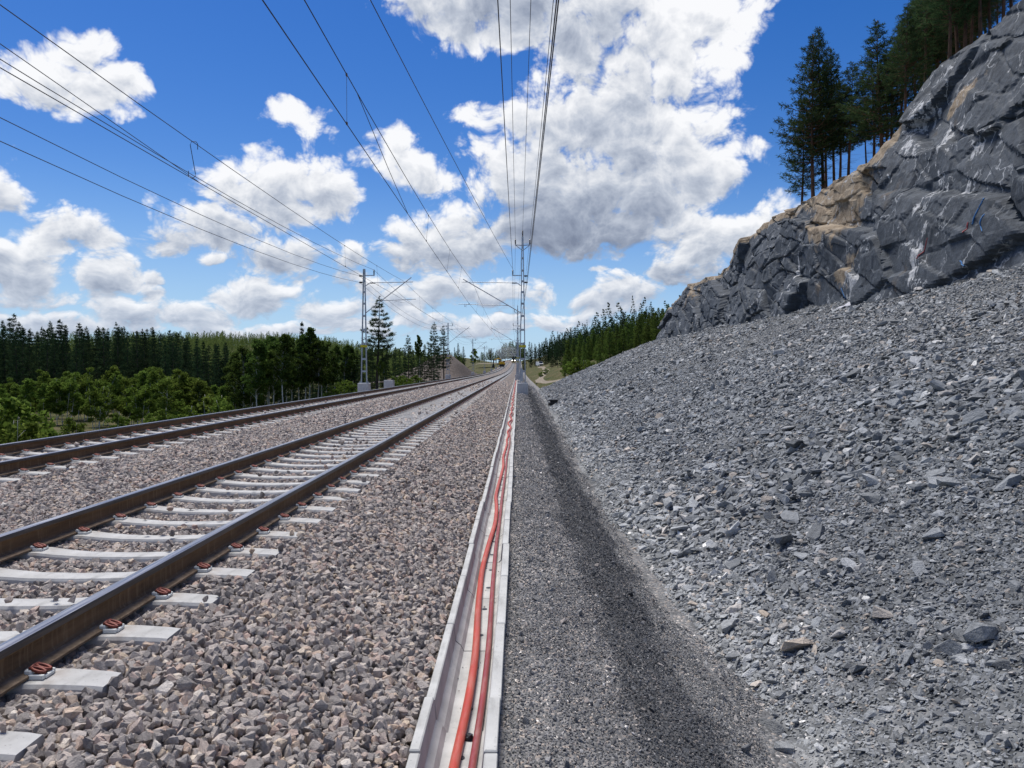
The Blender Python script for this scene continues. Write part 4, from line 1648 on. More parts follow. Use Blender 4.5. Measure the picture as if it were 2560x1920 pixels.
# tall birch stand behind the far track
for (px, top, Y) in [(585, 872, 72), (603, 862, 66), (630, 868, 68), (648, 856, 64), (664, 860, 67), (672, 850, 70), (690, 846, 65), (698, 838, 68), (708, 836, 64), (724, 842, 70),
                     (747, 846, 72), (764, 834, 74), (779, 822, 74), (792, 848, 73), (801, 852, 76), (820, 856, 78), (842, 862, 80), (860, 858, 82), (622, 880, 78), (715, 850, 80), (655, 866, 84), (880, 866, 84)]:
    X = wx(px, Y)
    zg = float(terrain(X, Y)) - .1
    plant('birch_tree', ('tall', random.randrange(5)), X, Y, zg, (CAMZ + (921 - top) * Y / FPX - zg) * random.uniform(.96, 1.03), None,
          'tall slim birch with a pale stem in the stand behind the far track', 'birch tree', 'tall birches behind the far track')
# dark conifers around and behind them
for (px, top, Y, kd) in [(735, 845, 92, 1), (752, 806, 88, 1), (610, 890, 95, 0), (660, 880, 98, 1), (700, 872, 96, 0), (780, 866, 94, 1), (812, 872, 92, 0), (838, 868, 90, 1), (866, 872, 88, 0),
                         (892, 876, 86, 1), (905, 880, 80, 0), (922, 882, 82, 1), (955, 884, 84, 0), (968, 872, 90, 1), (985, 880, 86, 0), (1000, 874, 98, 1), (1012, 880, 92, 1),
                         (1032, 876, 104, 0), (1045, 852, 108, 1), (1060, 862, 102, 1), (1072, 872, 110, 0), (1094, 862, 112, 1), (1052, 884, 94, 0), (1080, 888, 100, 1),
                         (640, 872, 110, 1), (720, 868, 112, 0), (800, 862, 108, 1), (870, 866, 104, 0), (930, 868, 100, 1), (990, 868, 112, 0)]:
    X = wx(px, Y)
    zg = float(terrain(X, Y)) - .2
    plant('spruce_tree' if kd else 'pine_tree', (('spruce', random.randrange(4)) if kd else ('fpine', random.randrange(5))), X, Y, zg, CAMZ + (921 - top) * Y / FPX - zg, None,
          'dense dark spruce in the tree belt between the birches and the earth mound' if kd else 'dark pine in the tree belt between the birches and the earth mound',
          'conifer', 'dark spruces in the left tree belt' if kd else 'dark pines in the left tree belt', 0, .85)
for i in range(20):                      # undergrowth of small spruces behind the pale stems
    px, Y = 585 + 330 * (i + random.uniform(-.3, .3)) / 20, random.uniform(82, 90)
    X = wx(px, Y)
    plant('spruce_tree', ('spruce', random.randrange(4)), X, Y, float(terrain(X, Y)) - .2, random.uniform(4.6, 6.4), None, 'small dark spruce in the undergrowth behind the pale birch stems', 'spruce', 'undergrowth spruces', 0, 1.5)
for (px, top, Y) in [(948, 900, 70), (1050, 838, 100), (962, 905, 72)]:
    X = wx(px, Y)
    zg = float(terrain(X, Y))
    plant('birch_tree', ('tall', 2), X, Y, zg, CAMZ + (921 - top) * Y / FPX - zg, None, 'thin birch with a pale bare stem among the dark conifers by the lone pine', 'birch tree', 'thin birches among the conifers', 0, .7)
for (px, top, Y) in [(985, 940, 78), (1012, 940, 80), (1040, 936, 88), (880, 952, 74), (850, 955, 76)]:
    X = wx(px, Y)
    zg = float(terrain(X, Y))
    plant('bush', ('bush', random.randrange(3)), X, Y, zg, max(1.6, CAMZ + (921 - top) * Y / FPX - zg), None, 'leafy bush under the trees along the far track', 'bush', 'bushes along the far track')

# dark conifer wood across the valley
R6 = np.random.default_rng(66)
cnt = 0
for row, (Y0, n) in enumerate(((135, 26), (150, 28), (166, 28), (184, 28))):
    for i in range(n):
        px = -60 + 650 * (i + R6.uniform(-.35, .35)) / n
        Y = Y0 + R6.uniform(-6, 6)
        X = wx(px, Y)
        top = np.interp(px, [-60, 0, 150, 300, 400, 480, 580], [810, 812, 818, 823, 831, 850, 876]) + R6.normal(0, 10) + (6 if row == 0 else 0)
        zg = float(terrain(X, Y)) - .2
        kd = R6.random() < .45
        plant('spruce_tree' if kd else 'pine_tree', (('spruce', int(R6.integers(4))) if kd else ('fpine', int(R6.integers(5)))), X, Y, zg, CAMZ + (921 - top) * Y / FPX - zg, None,
              'dark spruce with a pointed top in the wood across the valley' if kd else 'dark pine with a rounded top in the wood across the valley', 'conifer',
              'spruces of the valley wood' if kd else 'pines of the valley wood', 0, R6.uniform(.85, 1.2))
# young birches in front of it
for i in range(46):
    px = -40 + 640 * (i + R6.uniform(-.4, .4)) / 46
    Y = R6.uniform(84, 118)
    X = wx(px, Y)
    zg = float(terrain(X, Y)) - .1
    top = np.interp(px, [-40, 60, 220, 300, 400, 560], [955, 960, 935, 945, 930, 962]) + R6.normal(0, 12) - (10 if Y > 104 else 0)
    h = min(9, max(3.2, CAMZ + (921 - top) * Y / FPX - zg))
    plant('birch_tree', ('birch', int(R6.integers(5))), X, Y, zg, h, None, 'young light green birch in the thicket before the dark wood', 'birch tree', 'young birches in the valley', 0, R6.uniform(.9, 1.25))
for (px, top, Y) in [(-20, 985, 52), (25, 1010, 50), (55, 1040, 54), (-5, 1050, 46), (385, 1030, 80), (300, 1030, 82), (420, 1020, 78), (470, 1015, 76), (520, 1000, 74), (560, 985, 72), (190, 1040, 70), (575, 1000, 66),
                     (100, 1060, 60), (440, 1005, 84), (505, 990, 86)]:
    X = wx(px, Y)
    zg = float(terrain(X, Y)) - .1
    plant('bush', ('bush', int(R6.integers(3))), X, Y, zg, max(1.3, CAMZ + (921 - top) * Y / FPX - zg), None, 'light green leafy bush on the rough ground below the embankment', 'bush', 'bushes below the embankment')

# behind the mound
for (px, top, Y, key, nm, lab) in ((1146, 858, 285, ('fpine', 1), 'pine_tree', 'small dark pine with a rounded top behind the crest of the earth mound'),
                                   (1136, 868, 280, ('spruce', 1), 'spruce_tree', 'small pointed spruce behind the crest of the earth mound'),
                                   (1130, 880, 282, ('fpine', 2), 'pine_tree', 'low pine half hidden by the crest of the earth mound'),
                                   (1158, 866, 288, ('fpine', 3), 'pine_tree', 'wide pine on the falling side of the earth mound'),
                                   (1186, 872, 300, ('birch', 0), 'birch_tree', 'thin leafy tree alone above the falling side of the mound')):
    X = wx(px, Y)
    zg = 2.0
    plant(nm, key, X, Y, zg - 1, CAMZ + (921 - top) * Y / FPX - zg + 1, None, lab, 'tree')

# trees where the line disappears, sunlight mixed into their leaf colour
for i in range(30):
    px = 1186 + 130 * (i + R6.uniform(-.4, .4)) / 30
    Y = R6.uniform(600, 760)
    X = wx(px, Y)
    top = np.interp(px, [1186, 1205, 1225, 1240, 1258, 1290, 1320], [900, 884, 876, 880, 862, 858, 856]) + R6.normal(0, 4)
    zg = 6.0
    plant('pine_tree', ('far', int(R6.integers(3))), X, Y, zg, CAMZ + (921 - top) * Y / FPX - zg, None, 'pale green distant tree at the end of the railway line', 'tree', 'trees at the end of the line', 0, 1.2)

# wood on the hill to the right
for i in range(74):
    px = 1312 + 360 * (i + R6.uniform(-.5, .5)) / 74
    Y = R6.uniform(190, 330) if px > 1380 else R6.uniform(300, 420)
    X = wx(px, Y)
    top = np.interp(px, [1312, 1345, 1400, 1460, 1520, 1600, 1680], [872, 855, 850, 838, 818, 802, 786]) + R6.normal(0, 7)
    zg = float(terrain(X, Y)) - .2
    kd = R6.random() < .6
    plant('spruce_tree' if kd else 'pine_tree', (('spruce', int(R6.integers(4))) if kd else ('fpine', int(R6.integers(5)))), X, Y, zg, max(7, CAMZ + (921 - top) * Y / FPX - zg), None,
          'dark spruce in the wood on the hill beyond the rubble' if kd else 'dark pine in the wood on the hill beyond the rubble', 'conifer',
          'spruces of the hill wood' if kd else 'pines of the hill wood', 0, R6.uniform(.8, 1.1))
plant('pine_tree', ('bigpine', 1), wx(1560, 165), 165, None, CAMZ + (921 - 780) * 165 / FPX - float(terrain(wx(1560, 165), 165)), None, 'pine with a spreading umbrella crown rising above the hill wood', 'pine tree', None, 0, .9)
plant('birch_tree', ('tall', 1), wx(1612, 160), 160, None, CAMZ + (921 - 778) * 160 / FPX - float(terrain(wx(1612, 160), 160)), None, 'pale leafy tree rising above the young spruces by the cliff end', 'birch tree')
for i in range(58):
    px = 1412 + 262 * (i + R6.uniform(-.6, .6)) / 58
    Y = R6.uniform(104, 150)
    X = wx(px, Y)
    zg = float(terrain(X, Y)) - .1
    plant('spruce_tree', ('young', int(R6.integers(4))), X, Y, zg, R6.uniform(2.2, 5.8), None, 'bright green young spruce in the thicket past the rubble slope', 'spruce', 'young spruces past the rubble')
for (px, Y, h) in ((1430, 100, 2.4), (1445, 99, 2.0), (1462, 101, 1.8), (1475, 100, 1.6), (1422, 104, 1.5), (1350, 150, 1.2), (1365, 160, 1.4)):
    plant('bush', ('bush', int(R6.integers(3))), wx(px, Y), Y, None, h, None, 'small light green bush at the edge of the young spruces', 'bush', 'bushes by the young spruces')

# far woods that read as one mass: low conifers over the hills
def far_wood(name, n, xr, yr, hr, mt, seed, cond=None):
    R = np.random.default_rng(seed)
    X = R.uniform(*xr, n)
    Y = R.uniform(*yr, n)
    if cond is not None:
        k = cond(X, Y)
        X, Y = X[k], Y[k]
    Z = terrain(X, Y)
    H = R.uniform(*hr, len(X))
    tv, tf = [], []
    base = len(tv)
    R2 = np.random.default_rng(5)
    cen, dirs = [], []
    for z in np.linspace(.08, .99, 17):
        for a in R2.uniform(0, 6.28, 6 if z < .7 else 4):
            rr = .15 * (1 - z) ** .8
            cen.append((math.cos(a) * rr, math.sin(a) * rr, z))
            dirs.append((math.cos(a), math.sin(a), .1 if z < .9 else 2))
    pv, pf = blades(np.array(cen), np.array(dirs), .085, .030, 3, R2, .45 + .55 * (1 - np.array(cen)[:, 2]))
    ca, sa = np.cos(R.uniform(0, 6.28, len(X))), np.sin(R.uniform(0, 6.28, len(X)))
    W = R.uniform(.8, 1.3, len(X)) * H
    vx = (pv[None, :, 0] * ca[:, None] - pv[None, :, 1] * sa[:, None]) * W[:, None] + X[:, None]
    vy = (pv[None, :, 0] * sa[:, None] + pv[None, :, 1] * ca[:, None]) * W[:, None] + Y[:, None]
    vz = pv[None, :, 2] * H[:, None] + Z[:, None]
    v = np.stack([vx, vy, vz], -1).reshape(-1, 3)
    f = (pf[None] + (np.arange(len(X)) * len(pv))[:, None, None]).reshape(-1, 4)
    o = mesh_obj(name, v, f, mt)
    return tag(o, 'distant conifer woods covering the far hills', 'forest', kind='stuff')


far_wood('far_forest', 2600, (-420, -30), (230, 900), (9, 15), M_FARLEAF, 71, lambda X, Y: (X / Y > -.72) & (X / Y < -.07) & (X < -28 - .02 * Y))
far_wood('hill_forest', 700, (14, 190), (200, 620), (8, 13), M_DARKFOREST, 72, lambda X, Y: (X / Y < .35))
far_wood('valley_forest', 420, (-230, -85), (112, 230), (12, 16), M_DARKFOREST, 73, lambda X, Y: (X / Y < -.71) & (X / Y > -1.4))

# ------------------------------------------------------------------ loose stone: ballast, gravel, rubble
def stone_tree(name, mt, nvar, aspect, seed, npts=13):
    ng = bpy.data.node_groups.new(name, 'GeometryNodeTree')
    ng.interface.new_socket('Geometry', in_out='INPUT', socket_type='NodeSocketGeometry')
    ng.interface.new_socket('Geometry', in_out='OUTPUT', socket_type='NodeSocketGeometry')
    n, l = ng.nodes, ng.links
    gi, go = n.new('NodeGroupInput'), n.new('NodeGroupOutput')
    join = n.new('GeometryNodeJoinGeometry')
    for k in range(nvar):
        pt = n.new('GeometryNodePoints')
        pt.inputs['Count'].default_value = npts
        rv = n.new('FunctionNodeRandomValue')
        rv.data_type = 'FLOAT_VECTOR'
        rv.inputs['Min'].default_value = (-1, -1, -1)
        rv.inputs['Max'].default_value = (1, 1, 1)
        rv.inputs['Seed'].default_value = seed + k
        nm = n.new('ShaderNodeVectorMath')
        nm.operation = 'NORMALIZE'
        l.new(rv.outputs[0], nm.inputs[0])
        sc = n.new('ShaderNodeVectorMath')
        sc.operation = 'MULTIPLY'
        l.new(nm.outputs[0], sc.inputs[0])
        sc.inputs[1].default_value = aspect
        l.new(sc.outputs[0], pt.inputs['Position'])
        ch = n.new('GeometryNodeConvexHull')
        l.new(pt.outputs[0], ch.inputs[0])
        sh = n.new('GeometryNodeSetShadeSmooth')
        sh.inputs['Shade Smooth'].default_value = False
        l.new(ch.outputs[0], sh.inputs[0])
        sm = n.new('GeometryNodeSetMaterial')
        sm.inputs['Material'].default_value = mt
        l.new(sh.outputs[0], sm.inputs[0])
        gt = n.new('GeometryNodeGeometryToInstance')
        l.new(sm.outputs[0], gt.inputs[0])
        l.new(gt.outputs[0], join.inputs[0])
    ip = n.new('GeometryNodeInstanceOnPoints')
    ip.inputs['Pick Instance'].default_value = True
    l.new(gi.outputs[0], ip.inputs['Points'])
    l.new(join.outputs[0], ip.inputs['Instance'])
    ri = n.new('FunctionNodeRandomValue')
    ri.data_type = 'INT'
    ri.inputs[4].default_value = 0
    ri.inputs[5].default_value = nvar - 1
    l.new(ri.outputs[2], ip.inputs['Instance Index'])
    for nm_, sock in (('rot', 'Rotation'), ('scl', 'Scale')):
        a = n.new('GeometryNodeInputNamedAttribute')
        a.data_type = 'FLOAT_VECTOR'
        a.inputs['Name'].default_value = nm_
        if sock == 'Rotation':
            e = n.new('FunctionNodeEulerToRotation')
            l.new(a.outputs[0], e.inputs[0])
            l.new(e.outputs[0], ip.inputs[sock])
        else:
            l.new(a.outputs[0], ip.inputs[sock])
    l.new(ip.outputs[0], go.inputs[0])
    return ng


def stones(name, P, E, S, mt, seed, aspect=(1, .85, .7), nvar=14, label=None, cat=None, parent=None, npts=13):
    me = bpy.data.meshes.new(name)
    me.vertices.add(len(P))
    me.vertices.foreach_set('co', np.asarray(P, np.float32).ravel())
    for nm_, v in (('rot', E), ('scl', S)):
        a = me.attributes.new(nm_, 'FLOAT_VECTOR', 'POINT')
        a.data.foreach_set('vector', np.asarray(v, np.float32).ravel())
    o = link(bpy.data.objects.new(name, me), parent)
    md = o.modifiers.new('stones', 'NODES')
    md.node_group = stone_tree(name, mt, nvar, aspect, seed, npts)
    return tag(o, label, cat, kind='stuff')


def hull_mesh(name, seed, aspect, mt, npts=13):
    R = np.random.default_rng(seed)
    bm = bmesh.new()
    for q in unit(R.uniform(-1, 1, (npts, 3))) * np.array(aspect):
        bm.verts.new(q)
    r = bmesh.ops.convex_hull(bm, input=bm.verts[:])
    bmesh.ops.delete(bm, geom=list({g_ for g_ in r['geom_interior'] + r['geom_unused'] if isinstance(g_, bmesh.types.BMVert)}), context='VERTS')
    me = bpy.data.meshes.new(name)
    bm.to_mesh(me)
    bm.free()
    me.materials.append(mt)
    return me


def jgrid(x0, x1, y0, y1, s, R):
    xs_, ys_ = np.arange(x0, x1, s), np.arange(y0, y1, s)
    X, Y = np.meshgrid(xs_, ys_)
    X = X + R.uniform(-.5, .5, X.shape) * s
    Y = Y + R.uniform(-.5, .5, Y.shape) * s
    return X.ravel(), Y.ravel()


def euler_of(M):
    b_ = -np.arcsin(np.clip(M[:, 2, 0], -1, 1))
    return np.stack([np.arctan2(M[:, 2, 1], M[:, 2, 2]), b_, np.arctan2(M[:, 1, 0], M[:, 0, 0])], -1)


def rots(ax, ang):
    c, s = np.cos(ang), np.sin(ang)
    M = np.zeros((len(ang), 3, 3))
    i, j, k = {'x': (0, 1, 2), 'y': (1, 2, 0), 'z': (2, 0, 1)}[ax]
    M[:, i, i] = 1
    M[:, j, j] = c
    M[:, k, k] = c
    M[:, j, k] = -s
    M[:, k, j] = s
    return M


RS = np.random.default_rng(5)
# --- ballast
def in_sleeper(X, Y):
    hit = np.zeros(X.shape, bool)
    for cx, y0 in ((TRK1, SL0), (TRK2, SL0 + .22)):
        d = np.abs((Y - y0 + .3) % .6 - .3)
        hit |= (np.abs(X - cx) < 1.205) & (d < .122)
    return hit


def rail_gap(X):
    d = np.full(X.shape, 9.0)
    for cx in (TRK1, TRK2):
        for s in (-.7535, .7535):
            d = np.minimum(d, np.abs(X - cx - s))
    return d


PP, SS = [], []
for (y0, y1, s, h0, h1, lay) in ((1.7, 8.5, .042, .021, .036, 2), (8.5, 19, .055, .025, .040, 1), (8.5, 19, .10, .028, .044, 1), (19, 48, .085, .034, .056, 1), (48, 84, .135, .052, .08, 1)):
    for li in range(lay):
        X, Y = jgrid(-10.4, -.50, y0, y1, s, RS)
        k = (X > -.70 * Y - .9)
        X, Y = X[k], Y[k]
        sl = in_sleeper(X, Y)
        on = sl & (RS.random(X.shape) < .012) & (rail_gap(X) > .25)
        k = ~sl | on
        X, Y, on = X[k], Y[k], on[k]
        Z = z_ballast(X, Y) + RS.uniform(-.020, .012, X.shape) + (.012 if li else 0)
        h = RS.uniform(h0, h1, X.shape) * (1.1 + .4 * (RS.random(X.shape) < .08))
        Z = np.where(on, -.005 + h * .6, Z)
        g_ = rail_gap(X)
        Z = np.where((g_ < .13) & ~on, np.minimum(Z, -.02 - h), Z)
        # nothing above the trough rim
        Z = np.where(X > -.56, np.minimum(Z, TZ - .035), Z)
        k = X < -.515
        PP.append(np.stack([X, Y, Z], -1)[k])
        SS.append(h[k])
P = np.concatenate(PP)
h = np.concatenate(SS)
S = h[:, None] * RS.uniform(.75, 1.3, (len(h), 3))
E = RS.uniform(-math.pi, math.pi, (len(h), 3))
# the stones that show largest are objects of their own
vis = (P[:, 1] > 3.1) & (np.abs(P[:, 0] / P[:, 1]) < .66) & (P[:, 0] > -2.2) & ((CAMZ - P[:, 2]) / P[:, 1] < .515)
rank = np.where(vis, h / P[:, 1], -1)
top = np.argsort(-rank)[:300]
bms = [hull_mesh('ballast_stone', 900 + k, (1, .85, .7), M_BALLAST) for k in range(14)]
for i in top:
    o = link(bpy.data.objects.new('ballast_stone', bms[int(RS.integers(14))]), ballast)
    o.location, o.rotation_euler, o.scale = P[i], E[i], S[i]
keepm = np.ones(len(P), bool)
keepm[top] = False
stones('ballast_stones', P[keepm], E[keepm], S[keepm], M_BALLAST, 300, label='angular grey and pinkish crushed ballast around the sleepers', cat='ballast')

# --- fine dark gravel beside the trough
PP, SS = [], []
for (y0, y1, s, h0, h1) in ((2.8, 6.5, .0165, .006, .013), (6.5, 12, .024, .009, .016), (12, 26, .046, .014, .026), (26, 56, .085, .026, .045), (56, 96, .14, .045, .07), (2.8, 30, .13, .014, .028), (3, 40, .36, .02, .045)):
    X, Y = jgrid(-.07, 1.95, y0, y1, s, RS)
    k = (X < .62 * Y) & (X > -.075) & (X < ditch(Y) + .12 + .5 * fbm(X * 2, Y * 1.2, 14, 3))
    X, Y = X[k], Y[k]
    h = RS.uniform(h0, h1, X.shape)
    PP.append(np.stack([X, Y, z_path(X, Y) + h * RS.uniform(-.3, .5, X.shape)], -1))
    SS.append(h)
X, Y = RS.uniform(-.40, -.17, 260), RS.uniform(3.2, 26, 260)          # grit in the trough
h = RS.uniform(.003, .009, 260)
PP.append(np.stack([X, Y, TZ - .190 + np.maximum(0, -.375 - X) * 1.2 + h * .5], -1))
SS.append(h)
P = np.concatenate(PP)
h = np.concatenate(SS)
stones('gravel_stones', P, RS.uniform(-math.pi, math.pi, (len(h), 3)), h[:, None] * RS.uniform(.7, 1.3, (len(h), 3)), M_GRAVEL, 400, (1, .85, .6), 10,
       'fine dark grey gravel on the strip right of the cable trough', 'gravel', None, 10)

# --- slate rubble
PP, SS = [], []
for (y0, y1, s, h0, h1) in ((2.8, 6, .024, .011, .022), (6, 9, .031, .012, .026), (9, 16, .060, .020, .038), (2.8, 9, .085, .026, .050), (9, 30, .125, .040, .080), (16, 34, .085, .030, .052), (34, 88, .135, .045, .085),
                            (2.8, 34, .42, .06, .13), (30, 88, .50, .08, .17), (8, 60, 1.2, .10, .17)):
    X, Y = jgrid(1.0, 14.6, y0, y1, s, RS)
    k = (X < .69 * Y + .8) & (X > ditch(Y) + .02 + .7 * fbm(X * 2, Y * 1.2, 15, 3) + (.3 if h0 > .03 else 0))
    X, Y = X[k], Y[k]
    cl = fbm(X * .7, Y * .5, 55, 3)
    h = RS.uniform(h0, h1, X.shape) * (1 + 1.2 * np.clip(cl, -.3, .4)) * np.where(X < ditch(Y) + .25, .7, 1)
    if h0 >= .06:
        k = RS.random(X.shape) < np.clip(.55 + 2.2 * cl, .12, 1) * np.where(X < 2.1, .3, 1)
        X, Y, h = X[k], Y[k], h[k]
    PP.append(np.stack([X, Y, z_rubble(X, Y) + h * RS.uniform(-.12, .55, X.shape)], -1))
    SS.append(h)


def on_slope(px, py):
    """where the sight line through a point of the photo meets the slope"""
    Y = 30.0
    for _ in range(60):
        X = (px - 1295) * Y / FPX
        Yn = FPX * (CAMZ - float(z_rubble(X, Y))) / (py - 921)
        Y += .4 * (Yn - Y)
    return (px - 1295) * Y / FPX, Y


hero = []
for (px, py, w) in ((2092, 1597, 62), (1915, 1832, 95), (1962, 1878, 80), (2268, 1652, 85), (2476, 1590, 52), (2500, 1672, 62), (2300, 1742, 48), (2122, 1512, 45), (2040, 1560, 40), (2228, 1700, 45),
                    (2180, 1790, 42), (2385, 1790, 48), (2120, 1420, 60), (2200, 1395, 42), (1830, 1530, 45), (2430, 1380, 36), (2330, 1250, 38), (1870, 1500, 36), (2540, 1470, 45), (2460, 1850, 60)):
    x, y = on_slope(px, py)
    hh = w * y / FPX / 2
    hero.append((x, y, float(z_rubble(x, y)) + hh * .18, hh))
hero = np.array(hero)
PP.append(hero[:, :3])
SS.append(hero[:, 3])
P = np.concatenate(PP)
h = np.concatenate(SS)
n = len(h)
M_ = np.einsum('nij,njk,nkl->nil', rots('y', np.full(n, -math.atan(.40)) + RS.normal(0, .42, n)), rots('x', RS.normal(0, .42, n)), rots('z', RS.uniform(-math.pi, math.pi, n)))
E = euler_of(M_)
S = h[:, None] * np.stack([RS.uniform(.9, 1.5, n), RS.uniform(.7, 1.1, n), RS.uniform(.6, 1.35, n)], -1)
vis = (P[:, 1] > 3) & ((P[:, 0] / P[:, 1]) < .655) & ((CAMZ - P[:, 2]) / P[:, 1] < .515)
top = np.argsort(-np.where(vis, h / P[:, 1], -1))[:300]
bms = [hull_mesh('rock_fragment', 950 + k, (1, .8, .44), M_RUBBLE, 12) for k in range(16)]
for i in top:
    o = link(bpy.data.objects.new('rock_fragment', bms[int(RS.integers(16))]), rubble)
    o.location, o.rotation_euler, o.scale = P[i], E[i], S[i]
keepm = np.ones(n, bool)
keepm[top] = False
stones('rubble_stones', P[keepm], E[keepm], S[keepm], M_RUBBLE, 500, (1, .8, .44), 16, 'blue-grey slabby blasted rock rubble covering the slope', 'rubble', None, 12)
print('STONES', n)

# ------------------------------------------------------------------ road-rail excavator on the far track
Y0 = 360.0
ex = empty('rail_excavator', (TRK2, Y0, float(zt(Y0)) + .18))
tag(ex, 'yellow and black rail excavator on the far track, boom swung out towards the forest', 'excavator')
g = Geo()
g.box((-1.15, -2.2, .45), (1.15, 2.2, 1.15), 0, .06)
g.obj('undercarriage', M_BLACK, ex)
for sx in (-.75, .75):
    for sy in (-1.5, 1.5):
        g = Geo()
        g.lathe([(.0, -.07), (.42, -.07), (.46, .0), (.42, .07), (.0, .07)], n=14)
        g.v = [(z_ + sx, y_ + sy, x_ + .44) for (x_, y_, z_) in g.v]
        g.obj('rail_wheel', M_DARKSTEEL, ex)
g = Geo()
pf = [(-1.45, 1.2), (1.45, 1.2), (1.5, 1.7), (1.35, 2.25), (.9, 2.6), (-.1, 2.75), (-1.0, 2.6), (-1.45, 2.2)]
g.loft([(x, z) for x, z in reversed(pf)], [(-2.1, 0), (-1.9, .06), (1.7, .06), (1.9, 0)])
g.obj('engine_hood', M_MACHY, ex)
g = Geo()
g.box((-1.2, -2.22, 1.15), (1.2, -2.0, 1.62), 0, .03)
g.obj('grille', M_BLACK, ex)
g = Geo()
g.box((-1.7, -.9, 1.6), (-.35, 1.1, 3.35), 0, .08)
cab = g.obj('cab', M_BLACK, ex)
g = Geo()
g.box((-1.6, -.925, 2.1), (-.45, -.905, 3.2))
g.box((-1.725, -.75, 2.1), (-1.705, .95, 3.2))
g.obj('window', M_GLASSD, cab)
g = Geo()
g.box((.3, -1.2, 2.6), (1.5, 1.3, 3.25), 0, .06)
g.obj('counterweight', M_BLACK, ex)
g = Geo()
g.tube([(-.35, .2, 2.6), (-.5, .2, 4.0), (-1.4, .2, 4.3), (-3.9, .2, 3.75)], [.30, .30, .26, .20], 6)
boom = g.obj('boom', M_MACHY, ex)
g = Geo()
g.tube([(-.3, -.1, 2.9), (-1.5, -.1, 4.0)], .09, 6)
g.obj('ram', M_DARKSTEEL, boom)
g = Geo()
g.tube([(-3.8, .2, 3.95), (-4.05, .2, 1.6)], [.30, .24], 6)
g.obj('stick', M_DARKSTEEL, ex)
g = Geo()
g.loft([(x - 4.05, z) for x, z in ((-.35, 1.65), (.35, 1.65), (.62, .6), (.55, -.1), (-.55, -.1), (-.62, .6))], [(-.45, 0), (.85, 0)])
g.obj('grab', M_BLACK, ex)
g = Geo()
g.lathe([(.0, .0), (.16, .0), (.16, .35), (.0, .45)], (-.8, .1, 4.3), 10)
g.box((-1.2, -.2, 4.28), (-.2, .5, 4.34))
g.obj('beacon', M_WHITEP, ex)

# ------------------------------------------------------------------ work train with its headlamps on
Y0 = 524.0
tn = empty('work_train', (TRK1, Y0, float(zt(Y0)) + .18))
tag(tn, 'dark work train with two lit headlamps far down the near track', 'train')
g = Geo()
pf = [(-1.45, .9), (1.45, .9), (1.5, 2.4), (1.3, 3.4), (.6, 3.8), (-.6, 3.8), (-1.3, 3.4), (-1.5, 2.4)]
g.loft(list(reversed(pf)), [(0, 0), (14, 0)])
body = g.obj('body', M_BLACK, tn)
g = Geo()
g.box((-1.2, -.03, 2.45), (-.1, -.005, 3.3))
g.box((.1, -.03, 2.45), (1.2, -.005, 3.3))
g.obj('windscreen', M_GLASSD, body)
g = Geo()
g.box((-1.4, -.35, .35), (1.4, 0, .88), 0, .05)
g.obj('buffer_beam', M_MACHY, tn)
m = bpy.data.materials.new('lit_headlamp')
m.use_nodes = True
bb = m.node_tree.nodes['Principled BSDF']
bb.inputs['Emission Color'].default_value = (1, .97, .88, 1)
bb.inputs['Emission Strength'].default_value = 6.0
for sx in (-.85, .85):
    g = Geo()
    g.lathe([(.24, .0), (.24, .10), (.0, .14)], n=12)
    g.v = [(x_ + sx, -z_ - .01, y_ + 1.75) for (x_, y_, z_) in g.v]
    g.obj('headlamp', m, tn)
for sy in (1.2, 3.2, 9, 11):
    for sx in (-.75, .75):
        g = Geo()
        g.lathe([(.0, -.07), (.42, -.07), (.46, .0), (.42, .07), (.0, .07)], n=12)
        g.v = [(z_ + sx, y_ + sy, x_ + .45) for (x_, y_, z_) in g.v]
        g.obj('wheel', M_DARKSTEEL, tn)
g = Geo()
g.tube([(.2, 6, 3.7), (.2, 6, 5.0), (-2.2, 5.0, 8.2), (-3.2, 4.6, 8.0)], [.35, .35, .28, .2], 6)
g.obj('crane_arm', M_DARKSTEEL, tn)
# exhaust smoke drifting off the train
sm = bpy.data.materials.new('diesel_smoke')
sm.use_nodes = True
nt = sm.node_tree
nt.nodes.remove(nt.nodes['Principled BSDF'])
pv = nt.nodes.new('ShaderNodeVolumePrincipled')
pv.inputs['Color'].default_value = (.75, .76, .78, 1)
pv.inputs['Density'].default_value = .02
nt.links.new(pv.outputs[0], nt.nodes['Material Output'].inputs['Volume'])
bm = bmesh.new()
bmesh.ops.create_icosphere(bm, subdivisions=3, radius=1)
for q in bm.verts:
    d = 1 + .5 * float(fbm(q.co.x * 1.5 + 3, q.co.z * 1.5 + q.co.y, 7, 3))
    q.co = q.co * d
me = bpy.data.meshes.new('smoke')
bm.to_mesh(me)
bm.free()
me.materials.append(sm)
so = link(bpy.data.objects.new('smoke', me))
so.location = (-8.5, 545, 13.5)
so.scale = (8, 9, 6)
tag(so, 'thin grey smoke drifting beside the distant work train', 'smoke', kind='stuff')

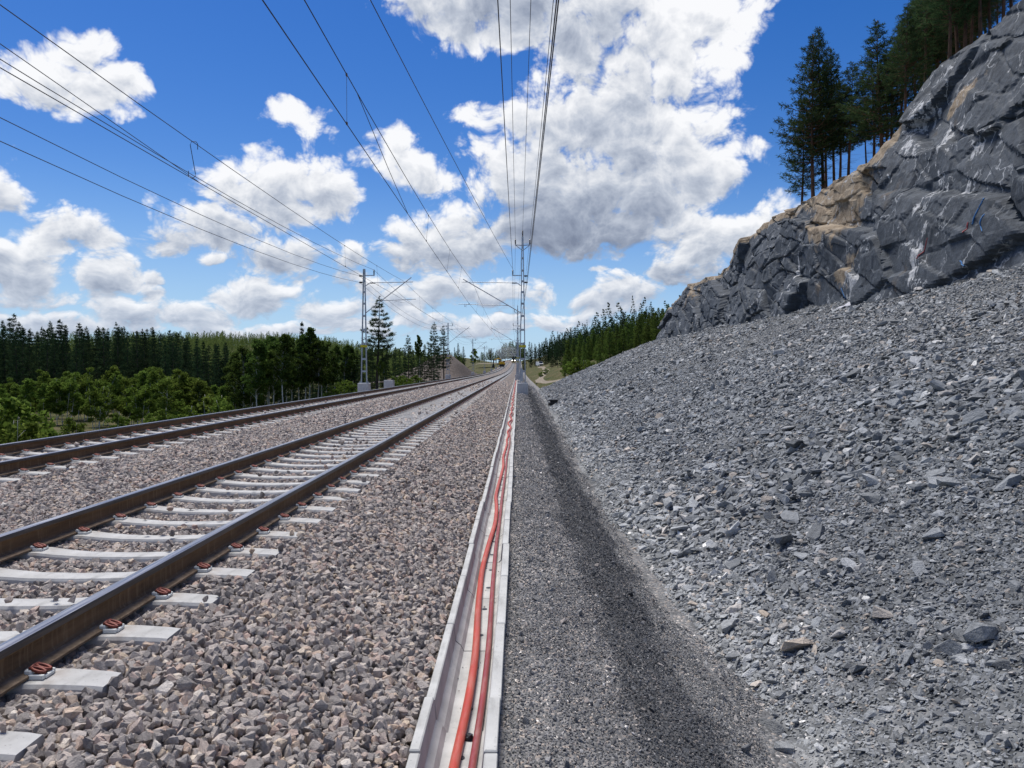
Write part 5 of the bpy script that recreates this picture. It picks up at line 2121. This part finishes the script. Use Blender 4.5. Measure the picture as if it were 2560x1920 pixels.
# ------------------------------------------------------------------ white van by the track through the clearing
vx, vy = wx(1349, 330), 330
va = empty('van', (vx, vy, float(terrain(vx, vy)) + .02), math.radians(20))
tag(va, 'small white van parked in the clearing below the hill wood', 'van')
g = Geo()
pf = [(-2.1, .35), (2.1, .35), (2.1, 1.9), (1.7, 2.1), (-1.0, 2.1), (-1.7, 1.25), (-2.1, 1.1)]
g.loft(pf, [(-.9, 0), (.9, 0)])
g.v = [(y_, x_, z_) for x_, y_, z_ in g.v]
body = g.obj('body', M_WHITEP, va)
g = Geo()
g.add([(-.8, -1.66, 1.33), (.8, -1.66, 1.33), (.8, -1.08, 2.04), (-.8, -1.08, 2.04)], [(0, 1, 2, 3)])
g.v = [(x_, y_ - .03, z_ + .03) for x_, y_, z_ in g.v]
g.obj('windscreen', M_GLASSD, body)
g = Geo()
g.box((-.85, -2.13, .45), (.85, -2.105, 1.0))
g.obj('grille', M_BLACK, body)
for sx in (-.85, .85):
    for sy in (-1.3, 1.3):
        g = Geo()
        g.lathe([(.0, -.1), (.33, -.1), (.36, .0), (.33, .1), (.0, .1)], n=12)
        g.v = [(z_ + sx, y_ + sy, x_ + .36) for (x_, y_, z_) in g.v]
        g.obj('wheel', M_RUBBER, va)

# ------------------------------------------------------------------ black plastic box in the ditch
bx, by = wx(1384, 46.5), 46.5
bo = empty('black_box', (bx, by, float(z_rubble(bx, by)) + .02), .15)
tag(bo, 'black plastic box lying in the ditch at the foot of the rubble', 'box')
g = Geo()
g.box((-.30, -.22, -.05), (.32, .22, .15), 0, .02)
g.obj('bin', M_BLACK, bo)
g = Geo()
g.box((-.20, -.16, .152), (.22, .16, .215))
g.obj('neck', M_BLACK, bo)
g = Geo()
g.box((-.25, -.2, .217), (.24, .2, .33), 0, .02)
g.obj('lid', M_BLACK, bo)

# scrap in the trough
R8 = np.random.default_rng(8)
bm = bmesh.new()
bmesh.ops.create_icosphere(bm, subdivisions=2, radius=.028)
for q in bm.verts:
    q.co = q.co * (1 + R8.uniform(-.45, .35))
    q.co.z *= .7
me = bpy.data.meshes.new('cable_scrap')
bm.to_mesh(me)
bm.free()
me.materials.append(M_BLACK)
so = link(bpy.data.objects.new('cable_scrap', me))
so.location = (-.252, 3.98, TZ - .172)
tag(so, 'small crumpled black scrap lying between the two red cables', 'scrap')
